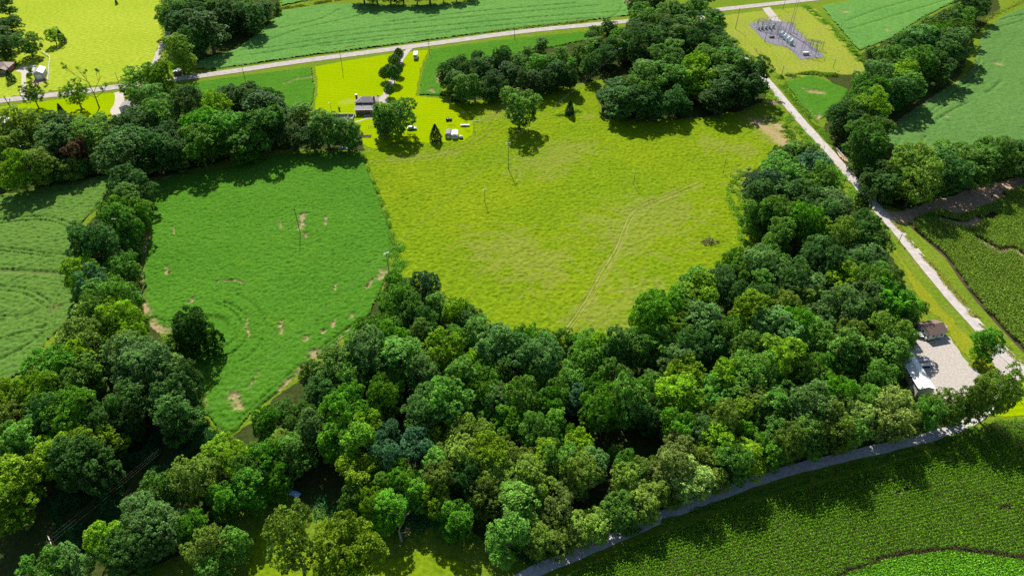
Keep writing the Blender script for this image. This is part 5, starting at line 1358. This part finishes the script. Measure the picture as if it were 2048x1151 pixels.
def trailer(label, u, v, rz, L, mat, name='flat_trailer', w=1.8, hb=.7):
    q = G(u, v); e = thing(name, label, 'trailer', (q.x, q.y, .03), rz)
    MB().box((0, 0, hb), (L, w, .14)).build('deck', mat, e); MB().rod((L / 2, 0, hb - .05), (L / 2 + 1.2, 0, .5), .06).build('tow_bar', M['dark'], e)
    for s in (-1, 1):
        MB().box((0, s * w / 2, hb + .2), (L, .06, .25)).build('side_rail', mat, e)
        for x in (-.45, .45): MB().rod((x, s * (w / 2 + .04), .33), (x, s * (w / 2 + .24), .33), .33, .33, 10).build('wheel', M['rubber'], e)
    return e
trailer('dark flat trailer beside the long white shed, upper of the pair', 1845, 724, .05, 4.2, M['metal_grey'])
trailer('pale flat trailer beside the long white shed, lower of the pair', 1850, 730, .05, 3.6, M['siding_white'])
trailer('pale trailer at the yard entrance left of the small office', 1832, 671, -.35, 4.0, M['metal_white'])
trailer('long white trailer on the lawn right of the little sheds', 930, 252, .03, 4.2, M['metal_white'], w=1.3, hb=.55)

# left house, garage, fence
q = G(4, 146); e = thing('ranch_house', 'brown-roofed brick house cut by the left photo edge', 'house', (q.x, q.y, 0), .12)
MB().box((-3, 3.4, 1.4), (15, 6.8, 2.8)).build('wall', M['brick'], e); MB().hip(-10.5, 4.5, 0, 6.8, 2.8, 1.9, .5, .18).build('roof', M['shingle_tan'], e)
MB().box((2.2, -1.4, 1.3), (4.0, 2.8, 2.6)).build('porch_wing', M['siding_dark'], e); g = MB().gable(-2.9, .1, .2, 4.2, 2.6, 1.0, .3, .1); g.v = [(y, x, z) for x, y, z in g.v]; g.build('porch_roof', M['shingle_tan'], e)
windows(e, [(-1.2, 0, 1.5, 1.2, 1.1, '-y'), (2.2, -2.8, 1.4, 1.2, 1.0, '-y'), (4.5, 4.0, 1.5, 1.2, 1.1, '+x')]); door(e, -3.2, 0, 1.0, 2.05, '-y', M['trim'])
A, B = G(71, 160), G(90, 158); rz = math.atan2((B - A).y, (B - A).x); w = (B - A).length
e = thing('garage', 'grey garage with pale blue metal roof on the far left lawn', 'garage', A, rz); d = 7.6
m = MB().gable_wall(0, d, -w, 0, 3.4, 1.3); m.v = [(-y, x, z) for x, y, z in m.v]; m.build('wall', M['siding_grey'], e)
m = MB().gable(0, d, -w, 0, 3.4, 1.3, .3, .08); m.v = [(-y, x, z) for x, y, z in m.v]; r = m.build('roof', M['metal_blue'], e)
door(e, w * .5, 0, 2.8, 2.5, '-y', M['siding_white']); windows(e, [(w, 3.5, 1.8, 1.0, .9, '+x')])
ln = [(83, 104), (92, 110), (100, 115), (101, 122), (99, 133), (98, 150), (97, 162)]
q0 = G(*ln[0]); e = thing('board_fence', 'white board fence bending behind the garage', 'fence', q0)
for a, b in zip(ln, ln[1:]):
    a, b = G(*a) - q0, G(*b) - q0; n = max(1, round((b - a).length / 2.4))
    for k in range(n):
        s, t = a.lerp(b, k / n), a.lerp(b, (k + 1) / n); MB().box((s.x, s.y, .65), (.14, .14, 1.3)).build('post', M['trim'], e)
        for z in (.45, .8, 1.15): MB().rod((s.x, s.y, z), (t.x, t.y, z), .06, .06, 4).build('rail', M['trim'], e)
# other roofs among the trees
shed('small_house', 'grey-roofed house peeking out of the roadside trees', 262, 219, .1, 7.5, 7.0, 2.7, 1.4, M['siding_white'], M['shingle_grey'], win=[(-1.8, -3.5, 1.5, 1.0, 1.0, '-y')], dr=(1.0, -3.5, .9, 2.0, '-y', M['siding_dark']))
shed('roadside_stand', 'little blue-roofed shelter at the field gate by the main road', 356, 149, .1, 3.4, 3.0, 2.0, .5, M['siding_dark'], M['metal_blue'])
shed('white_garage', 'white-roofed shed at the left photo edge below the road', 8, 250, .15, 4.6, 5.0, 2.4, 1.0, M['siding_grey'], M['metal_white'], dr=(0, -2.5, 2.4, 2.0, '-y', M['siding_white']))
shed('tool_shed', 'pale blue-roofed shed among the left trees, left of a pair', 42, 299, -.3, 4.0, 3.6, 2.2, .9, M['siding_grey'], M['metal_blue'])
shed('tool_shed', 'white-walled shed among the left trees, right of a pair', 65, 302, .1, 4.6, 3.0, 2.4, .9, M['siding_white'], M['metal_grey'], ridge='x', win=[(-.4, -2.3, 1.4, .6, .6, '-y')])

# ------------------------------------------------------------------ vehicles and yard things
def car(label, u, v, rz, mat, L=4.5, w=1.8, h=1.45):
    q = G(u, v); e = thing('car', label, 'car', (q.x, q.y, .16), rz)
    prof = [(-L / 2, .35), (-L / 2, .75), (-L * .46, .85), (-L * .22, .9), (L * .28, .9), (L * .47, .8), (L / 2, .62), (L / 2, .35)]
    vs = [(x, y, z) for y in (-w / 2, w / 2) for x, z in prof]; n = len(prof); MB().add(vs, [(i, (i + 1) % n, n + (i + 1) % n, n + i)[::-1] for i in range(n)] + [tuple(range(n)), tuple(range(n, 2 * n))[::-1]]).build('body', mat, e)
    pc = [(-L * .40, .9), (-L * .30, h - .05), (L * .02, h), (L * .24, .9)]; vs = [(x, y * (.92 if z < 1 else .78), z) for y in (-w / 2, w / 2) for x, z in pc]
    MB().add(vs, [(0, 1, 2, 3), (7, 6, 5, 4), (0, 4, 5, 1), (2, 6, 7, 3)]).build('window', M['glass'], e); MB().box((-L * .14, 0, h), (L * .33, w * .76, .05)).build('roof', mat, e)
    for x in (-L * .31, L * .31):
        for s in (-1, 1): wv = MB().rod((x, s * (w / 2 - .2), .33), (x, s * (w / 2 + .01), .33), .33, .33, 12).build('wheel', M['rubber'], e); MB().rod((x, s * (w / 2 + .01), .33), (x, s * (w / 2 + .03), .33), .18, .18, 8).build('rim', M['metal_grey'], wv)
    for s in (-1, 1): MB().box((L / 2 - .02, s * w * .36, .66), (.1, .3, .14)).build('headlight', M['insul'], e); MB().box((-L / 2, s * w * .38, .7), (.06, .25, .16)).build('tail_light', M['red'], e)
car('slate blue car parked at the edge of the huge tree shade', 824, 259, .06, M['car_blue'])
car('white car on the main road under the roadside tree', 1396, 25, .2, M['car_white'], 5.0, 1.9, 1.6)
# four-wheeled machine on the lawn
q = G(898, 241); e = thing('farm_tractor', 'small black tractor with fat tyres standing on the lawn above the sheds', 'tractor', (q.x, q.y, .03), -.1)
MB().box((.5, 0, .85), (1.5, .6, .6)).build('bonnet', M['dark'], e); MB().box((-.5, 0, .95), (.9, .8, .3)).build('seat', M['insul'], e); MB().box((0, 0, .6), (2.2, .5, .3)).build('chassis', M['dark'], e); MB().rod((-.1, 0, 1.2), (.1, 0, 1.5), .2, .2, 8).build('steering_wheel', M['dark'], e)
for x, r, ww in ((-.7, .68, .45), (.95, .48, .32)):
    for s in (-1, 1): MB().rod((x, s * .55, r), (x, s * (.55 + ww), r), r, r, 12).build('wheel', M['rubber'], e)
q = G(922, 277); e = thing('water_wagon', 'white wheeled tank at the lower right of the lawn', 'tank', (q.x, q.y, .03), 0)
MB().ball((0, 0, .95), (1.0, .75, .6), 12, 8).build('tank', M['insul'], e, True); MB().box((0, 0, .45), (1.9, .9, .14)).build('frame', M['dark'], e); MB().rod((-.3, .6, 1.2), (-.3, .6, 2.0), .04).build('filler_pipe', M['trim'], e)
for x in (-.6, .6):
    for s in (-1, 1): MB().rod((x, s * .5, .3), (x, s * .7, .3), .3, .3, 10).build('wheel', M['rubber'], e)
def implement(label, u, v, rz, n, L):
    q = G(u, v); e = thing('farm_implement', label, 'implement', (q.x, q.y, .03), rz); MB().rod((-L / 2, 0, .55), (L / 2, 0, .55), .06).build('tool_bar', M['orange'], e); MB().rod((0, 0, .55), (0, .9, .5), .05).build('drawbar', M['dark'], e)
    for i in range(n): x = -L / 2 + L * (i + .5) / n; MB().rod((x, 0, .55), (x + .1, -.35, .05), .045, .03).build('tine', M['dark'], e)
implement('dark farm implement at the upper right lawn edge', 928, 236, .5, 3, 1.2); implement('row of dark tines above the white trailer', 931, 244, .05, 4, 1.9); implement('short dark implement below the white trailer', 930, 258, -.6, 2, 1.4); implement('row of dark tines below the white trailer', 936, 263, .08, 4, 2.2)
implement('rusty harrow lying above the grey arched shed', 903, 252, .08, 5, 3.4)
q = G(925, 226); e = thing('fire_pit', 'grey stone ring on the lawn edge below the tree row', 'fire pit', (q.x, q.y, .03))
for k in range(10): a = k * .628; MB().ball((math.cos(a) * .8, math.sin(a) * .8, .2), (.28, .24, .22), 7, 4).build('stone', M['concrete'], e)
q = G(953, 244); e = thing('log', 'pale fallen pole lying beside the lawn on the meadow', 'log', (q.x, q.y, .5), .12); MB().rod((-2.2, 0, 0), (2.2, 0, .05), .12, .09, 7).build('stem', M['trim'], e); MB().rod((1.2, 0, 0), (1.9, .5, .15), .06, .04, 5).build('branch', M['trim'], e)
q = G(756, 194); e = thing('planter', 'dark planter barrel on the lawn by the turning place', 'planter', (q.x, q.y, .02)); MB().rod((0, 0, 0), (0, 0, .6), .42, .5, 10).build('barrel', M['dark'], e); MB().ball((0, 0, .72), (.45, .45, .25), 8, 5).build('flowers', LM['p'], e)
# tarpaulin and boat at wood edges
def tarp(label, u, v, rz, mat, sx=3.2, sy=1.6):
    q = G(u, v); e = thing('tarpaulin', label, 'tarp', (q.x, q.y, .05), rz); rs = np.random.RandomState(int(u)); X, Y = np.meshgrid(np.linspace(-1, 1, 13), np.linspace(-1, 1, 9)); Z = .9 * (1 - Y ** 2) * (1 - .5 * X ** 2) + .12 * rs.uniform(-1, 1, X.shape); V = np.stack([X * sx / 2 + .1 * rs.uniform(-1, 1, X.shape), Y * sy / 2, np.maximum(Z, .02)], -1).reshape(-1, 3); idx = np.arange(117).reshape(9, 13); Fq = np.stack([idx[:-1, :-1], idx[:-1, 1:], idx[1:, 1:], idx[1:, :-1]], -1).reshape(-1, 4)
    mesh_ob('cover', np_mesh('cover', V, Fq), mat, e)
    for i in range(3): MB().rod((-sx / 2 - .3 + i * sx / 2, -sy / 2 - .2, .05), (-sx / 2 + .4 + i * sx / 2, -sy / 2 - .1, .3), .08).build('weight_log', M['stick'], e)
tarp('crumpled light blue tarp in the shade above the lower clearing', 590, 987, -.4, M['blue']); tarp('pale blue tarp at the right front of the big meadow clump', 1453, 211, .2, M['blue'], 2.6, 1.4); tarp('dark blue tarp in the belt shade below the patio', 686, 298, .1, M['car_blue'], 4.2, 2.0)
# brush piles
def brush(label, u, v, n, sx, sy, hh, seed):
    q = G(u, v); e = thing('brush_pile', label, 'brush pile', (q.x, q.y, .2)); rs = random.Random(seed)
    for i in range(n):
        a = rs.uniform(0, 3.14); L = rs.uniform(.8, 2.2); x, y = rs.gauss(0, sx / 2.6), rs.gauss(0, sy / 2.6); z = hh * max(0, 1 - abs(x) / sx) * rs.uniform(.1, 1); d = Vector((math.cos(a), math.sin(a), rs.uniform(-.25, .25))) * L / 2; c = Vector((x, y, z + .1)); r = rs.uniform(.05, .16)
        MB().rod(c - d, c + d, r, r * .5, 5).build('branch', M['stick'], e)
brush('heap of dead branches near the right side of the meadow', 1418, 485, 60, 4.2, 1.9, 1.3, 3)
brush('scattered grey logs in the shade of the big meadow clump', 1427, 236, 34, 7.0, 2.5, .7, 4)
brush('low pile of debris at the meadow tip below the patio', 712, 300, 26, 3.2, 1.4, .6, 5)
brush('brush heap beside the side road near the dirt patch', 1555, 206, 26, 4.0, 1.5, .7, 6)

# guard rails by the bridge
def rail(label, a, b):
    p0, p1 = G(*a), G(*b); e = thing('guard_rail', label, 'guard rail', p0); d = p1 - p0; n = max(2, round(d.length / 2))
    for k in range(n + 1): s = d * (k / n); MB().box((s.x, s.y, .4), (.14, .14, .8)).build('post', M['wood_pole'], e)
    m = MB(); rz = math.atan2(d.y, d.x)
    for z, t in ((.55, .05), (.68, .09), (.81, .05)): m.box((d.x / 2, d.y / 2, z), (d.length, t + .05, .11), rz)
    m.build('rail', M['metal_white'], e)
rail('pale guard rail on the right of the side road bridge', (1672, 299), (1687, 315)); rail('pale guard rail on the left of the side road bridge', (1645, 300), (1664, 322))
# sign and posts at lower right lawn
q = G(2037, 800); e = thing('mailbox', 'grey mailbox on the lower right lawn', 'mailbox', (q.x, q.y, .04), .3); MB().box((0, 0, .55), (.1, .1, 1.1)).build('post', M['wood_pole'], e); MB().box((0, 0, 1.2), (.3, .55, .28)).build('box', M['metal_grey'], e)
q = G(2046, 812); e = thing('yellow_guard', 'yellow guy-wire guard on the lower right lawn', 'guard', (q.x, q.y, .04)); MB().rod((0, 0, 0), (1.1, 1.0, 2.3), .07).build('sleeve', M['yellow'], e)
q = G(48, 201); e = thing('mailbox', 'dark mailbox beside the main road by the concrete drive', 'mailbox', (q.x, q.y, .04), .3); MB().box((0, 0, .55), (.12, .12, 1.1)).build('post', M['wood_pole'], e); MB().box((0, 0, 1.2), (.35, .55, .3)).build('box', M['dark'], e)

# ------------------------------------------------------------------ utility poles and wires
def pole(label, foot, tip, arms=1, az=0.0, r=.16, mat=None, armw=2.4, lamp=False, h=None):
    q = G(*foot); h = h or rise(foot[0], foot[1], tip); e = thing('utility_pole', label, 'pole', q, az, 'utility poles'); MB().rod((0, 0, -.4), (0, 0, h), r, r * .7, 8).build('shaft', mat or M['wood_pole'], e)
    for k in range(arms):
        z = h - .35 - 1.1 * k; a = MB().box((0, .16, z), (armw, .12, .14)).build('crossarm', M['insul'] if k == 0 else M['wood_pole'], e)
        for x in (-.45, 0, .45) if armw < 2 else (-armw * .45, 0, armw * .45): MB().rod((x, .16, z + .07), (x, .16, z + .32), .07, .05, 6).build('insulator', M['insul'], a)
    if lamp: MB().rod((0, 0, h - .6), (0, -1.2, h - .3), .05).build('lamp_arm', M['metal_grey'], e); MB().box((0, -1.4, h - .3), (.3, .6, .15)).build('lamp_head', M['insul'], e)
    return Vector((q.x, q.y, h - .1)), az
P = {}
P['mid'] = pole('tall pole with white crossarms in the meadow below the lone tree', (1017, 340), 285, 2, .5, .14)
P['m2'] = pole('slim pole in the meadow left of centre', (970, 408), 378, 1, .4, .12, armw=1.4)
P['m3'] = pole('slim short pole right of the meadow centre', (1267, 372), 343, 1, .3, .11, armw=1.2)
P['m4'] = pole('slim short pole near the meadow right edge', (1446, 347), 315, 1, .3, .11, armw=1.2)
P['soy'] = pole('dark pole standing in the soybean bare patch', (601, 468), 413, 0, 0, .15)
P['tip'] = pole('double-armed pole at the wood tip between soybean and meadow', (779, 550), 505, 2, .6, .15)
P['near'] = pole('pole with pale crossarm in the shaded cut at lower left', (128, 1112), 1078, 1, 2.3, .17, armw=3.0)
P['hedge'] = pole('pole with wide pale crossarm in the left hedgerow', (249, 472), 452, 1, .05, .15, armw=5.5, h=8)
P['r1'] = pole('road pole above the farmhouse lawn', (685, 139), 99, 1, 1.4, .15, armw=1.4); P['r2'] = pole('road pole by the white camper', (859, 108), 75, 1, 1.4, .15, armw=1.4)
P['r3'] = pole('road pole above the tree row', (1029, 80), 53, 1, 1.4, .15, armw=1.4); P['r0'] = pole('road pole above the soybean plot', (492, 166), 127, 1, 1.4, .15, armw=1.4)
P['r00'] = pole('road pole beside the farm track mouth', (337, 148), 116, 1, 1.4, .15, armw=1.4); P['r000'] = pole('road pole on the far lawn edge', (237, 164), 145, 1, 1.4, .15, armw=1.4)
P['yard'] = pole('yard light pole left of the farmhouse', (664, 229), 202, 0, 0, .11, lamp=True)
P['s1'] = pole('pole rising out of the gap between the tree row and the meadow clump', (1237, 140), 96, 1, .5, .15)
P['s2'] = pole('road pole by the substation entrance', (1471, 58), 16, 1, 1.2, .16); P['s3'] = pole('pole right of the substation drive', (1566, 19), -2, 1, 1.2, .15)
P['s4'] = pole('pole at the left corner of the substation pad', (1529, 85), 62, 1, .7, .15); P['s5'] = pole('pole on the grass edge below the substation', (1562, 155), 131, 1, .9, .15)
P['s6'] = pole('pole in the weedy strip right of the substation', (1680, 63), 43, 1, .7, .14); P['s7'] = pole('pole lower in the weedy strip right of the substation', (1699, 101), 76, 1, .7, .14); P['s8'] = pole('short pole at the substation grass corner', (1666, 136), 117, 1, .7, .14)
P['e1'] = pole('pole beside the side road at the wood head', (1684, 378), 349, 1, .9, .14); P['e2'] = pole('pole left of the side road bridge', (1643, 313), 292, 0, 0, .13); P['e3'] = pole('short pole at the pale side road verge', (1797, 485), 468, 1, .9, .13, armw=1.4)
P['lane'] = pole('short pale post by the lane at the bottom', (1069, 1116), 1089, 0, 0, .1, M['trim']); P['w1'] = pole('pole at the wires below the wedge field', (1617, 240), 222, 1, .9, .13)
def span(label, a, b, off=0.0, sag=.02, r=.010, z=0.0):
    A, az = P[a]; Bp, az2 = P[b]; A = A + Vector((math.cos(az) * off, math.sin(az) * off, z)); B = Bp + Vector((math.cos(az2) * off, math.sin(az2) * off, z)); m = MB(); n = 14; L = (B - A).length; prev = A
    for i in range(1, n + 1): t = i / n; p = A.lerp(B, t) - Vector((0, 0, 4 * sag * L * t * (1 - t) * .5)); m.rod(prev, p, r, r, 4); prev = p
    e = thing('overhead_wire', label, 'wire', (0, 0, 0), 0, 'overhead wires'); m.build('conductor', M['wire'], e)
for off, w in ((-1.0, 'left'), (0, 'middle'), (1.0, 'right')):
    span(f'{w} wire from the clump gap pole to the tall meadow pole', 's1', 'mid', off); span(f'{w} wire from the tall meadow pole to the wood tip pole', 'mid', 'tip', off); span(f'{w} wire from the wood tip pole to the near shaded pole', 'tip', 'near', off, .03)
for off, w in ((-.8, 'left'), (.8, 'right')):
    span(f'{w} bright wire from substation pad to grass edge pole', 's4', 's5', off, .015, .03); span(f'{w} bright wire over the wedge field beside the side road', 's5', 'w1', off, .015, .03)
for a, b, w in (('r000', 'r00', 'far lawn'), ('r00', 'r0', 'farm track'), ('r0', 'r1', 'soybean plot'), ('r1', 'r2', 'farmhouse lawn'), ('r2', 'r3', 'white camper')): span(f'single wire along the main road past the {w}', a, b, 0, .02, .012)

# ------------------------------------------------------------------ substation
def gantry(label, u, v, rz, bays, bw, h, depth, name='steel_gantry', strings=True):
    q = G(u, v); e = thing(name, label, 'gantry', (q.x, q.y, .13), rz)
    for i in range(bays + 1):
        x = i * bw
        for y in ((0, depth) if depth else (0,)):
            for s in (-.22, .22): MB().rod((x + s, y, 0), (x + s * .5, y, h), .06, .06, 4).build('post', M['steel'], e)
    for y in ((0, depth) if depth else (0,)):
        b = MB()
        for z in (h, h - .5): b.rod((-.2, y, z), (bays * bw + .2, y, z), .06, .06, 4)
        k = int(bays * bw / .6)
        for i in range(k): b.rod((i * bays * bw / k, y, h if i % 2 else h - .5), ((i + 1) * bays * bw / k, y, h - .5 if i % 2 else h), .03, .03, 4)
        b.build('lattice_beam', M['steel'], e)
    if depth:
        for i in range(bays + 1): MB().rod((i * bw, 0, h - .2), (i * bw, depth, h - .2), .06, .06, 4).build('cross_beam', M['steel'], e)
    if strings:
        for i in range(bays):
            for f in (.25, .5, .75): MB().rod((i * bw + f * bw, 0, h - .5), (i * bw + f * bw, .1, h - 1.3), .1, .07, 6).build('insulator', M['insul'], e)
def lattice_rz(a, b): d = G(*b) - G(*a); return math.atan2(d.y, d.x)
rzL = lattice_rz((1500, 50), (1528, 82)); rzX = rzL + math.pi / 2
gantry('low lattice gantry at the upper left of the substation', 1512, 58, rzX - .55, 4, 3.4, 5.2, 3.5)
gantry('second lattice gantry behind the row of switch tanks', 1522, 62, rzX - .5, 4, 3.2, 4.4, 0)
gantry('small lattice gantry in the middle of the substation', 1540, 72, rzX - .5, 2, 4.0, 4.6, 2.5)
gantry('tall gantry at the lower right of the substation', 1601, 108, rzX - .75, 2, 4.2, 7.2, 4.5)
gantry('slim gantry at the right side of the substation', 1572, 60, rzX - .9, 2, 2.6, 5.0, 0)
gantry('lower bus support frame near the substation right corner', 1618, 96, rzX - .7, 2, 3.6, 4.6, 2.0)
for i in range(5):
    q = G(1517 + i * 7.2, 60 - i * .9); e = thing('circuit_breaker', ['first', 'second', 'third', 'fourth', 'fifth'][i] + ' pale switch tank from the left in the upper substation row', 'breaker', (q.x, q.y, .13), rzL, 'switch tanks of the substation')
    MB().box((0, 0, 1.3), (1.1, 1.3, 1.5)).build('tank', M['tank'], e)
    for x in (-.4, .4):
        MB().box((x, 0, .27), (.12, 1.2, .55)).build('leg', M['steel'], e)
        for y in (-.4, 0, .4): MB().rod((x * .8, y, 2.05), (x * 1.3, y, 3.0), .09, .06, 6).build('bushing', M['insul'], e)
for i, (u, v, w) in enumerate(((1563, 74, 'uppermost'), (1569, 79, 'second'), (1575.5, 84.5, 'third'), (1582, 90, 'lowest'))):
    q = G(u, v); e = thing('transformer', f'{w} of the pale transformers in the diagonal substation row', 'transformer', (q.x, q.y, .13), rzL, 'transformers of the substation')
    MB().box((0, 0, 1.45), (2.0, 1.7, 2.3)).build('tank', M['tank'], e); MB().box((0, 0, .15), (2.4, 2.1, .3)).build('plinth', M['concrete'], e); MB().rod((-.9, 0, 3.1), (.9, 0, 3.1), .32, .32, 8).build('conservator', M['tank'], e)
    for k in range(5): MB().box((-.8 + k * .4, -1.1, 1.4), (.08, .45, 1.7)).build('radiator_fin', M['tank'], e)
    for x in (-.6, 0, .6): MB().rod((x, .4, 2.6), (x, .5, 3.6), .11, .06, 6).build('bushing', M['insul'], e)
sup = [(1508 + i * 8, 52 - i * 1.3, 3.6) for i in range(7)] + [(1586 + i * 7.5, 66 + i * 6.6, 3.8) for i in range(7)] + [(1556 + i * 8, 84 + i * 4.6, 4.6) for i in range(5)] + [(1548 + i * 6, 60 + i * 4.2, 3.4) for i in range(5)]
for i, (u, v, h) in enumerate(sup):
    q = G(u, v); n_ = i if i < 7 else i - 7 if i < 14 else i - 14 if i < 19 else i - 19; where = 'behind the switch tanks' if i < 7 else 'along the right pad edge' if i < 14 else 'below the transformers' if i < 19 else 'above the transformers'
    e = thing('bus_support', ['leftmost', 'second', 'third', 'fourth', 'fifth', 'sixth', 'seventh'][n_] + ' thin bus support post ' + where, 'post', (q.x, q.y, .13), rzX, 'bus support posts of the substation'); MB().rod((0, 0, 0), (0, 0, h), .09, .09, 5).build('post', M['steel'], e); MB().rod((-1.1, 0, h), (1.1, 0, h), .06, .06, 4).build('crossarm', M['steel'], e)
    for x in (-1, 0, 1): MB().rod((x, 0, h), (x, 0, h + .7), .09, .06, 5).build('insulator', M['insul'], e)
for u, v, w in ((1576.5, 66.5, 'left'), (1580.5, 68, 'right')):
    q = G(u, v); e = thing('lightning_mast', f'{w} of the two very tall slim masts in the substation', 'mast', (q.x, q.y, .13)); MB().rod((0, 0, 0), (0, 0, 24 if w == 'right' else 21), .22, .08, 8).build('shaft', M['metal_grey'], e); MB().box((0, 0, .15), (.8, .8, .3)).build('base', M['concrete'], e)
q = G(1611, 110); e = thing('control_cabinet', 'long pale switchgear cabinet under the tall gantry', 'cabinet', (q.x, q.y, .13), .05); MB().box((0, 0, .85), (3.6, 1.2, 1.3)).build('housing', M['insul'], e); MB().box((0, 0, .1), (3.8, 1.4, .2)).build('plinth', M['concrete'], e); MB().box((0, 0, 1.56), (3.8, 1.4, .1)).build('roof', M['metal_white'], e)
for k in range(4): MB().box((-1.35 + k * .9, -.62, .85), (.8, .04, 1.1)).build('door', M['tank'], e)
q = G(1543, 76); e = thing('control_cabinet', 'low dark switch bank on the substation pad left side', 'cabinet', (q.x, q.y, .13), .1); MB().box((0, 0, .6), (3.0, 1.0, .9)).build('housing', M['steel'], e)
for k in range(3): MB().rod((-1 + k, 0, 1.05), (-1 + k, 0, 2.2), .09, .06, 6).build('bushing', M['insul'], e)
ring = GG([(1498, 49), (1540, 41), (1564, 43), (1584, 51), (1600, 69), (1647, 114.3), (1601, 117.8), (1575.5, 94.2), (1545, 88), (1529, 81)]); q0 = ring[0]
e = thing('chain_link_fence', 'chain link fence with steel posts round the substation pad', 'fence', (q0.x, q0.y, .13))
for a, b in zip(ring, ring[1:] + ring[:1]):
    a, b = a - q0, b - q0; n = max(1, round((b - a).length / 3.2))
    for k in range(n): s = a.lerp(b, k / n); MB().rod((s.x, s.y, 0), (s.x, s.y, 2.3), .045, .045, 5).build('post', M['metal_grey'], e)
    for z in (.1, 1.15, 2.25): MB().rod((a.x, a.y, z), (b.x, b.y, z), .022, .022, 4).build('rail', M['metal_grey'], e)

# ------------------------------------------------------------------ thin summer haze, one closed box of air
if HAZE > 0:
    n = NT('summer_haze'); v = n.n('ShaderNodeVolumePrincipled'); v.inputs['Color'].default_value = (.72, .86, 1, 1); v.inputs['Density'].default_value = HAZE; v.inputs['Anisotropy'].default_value = .3
    n.l(v.outputs[0], n.out.inputs['Volume'])
    o = MB().box((0, 300, 77.5), (5200, 5200, 157)).build('haze', n.m); tag(o, 'thin bluish summer haze over the fields', 'haze', kind='stuff')
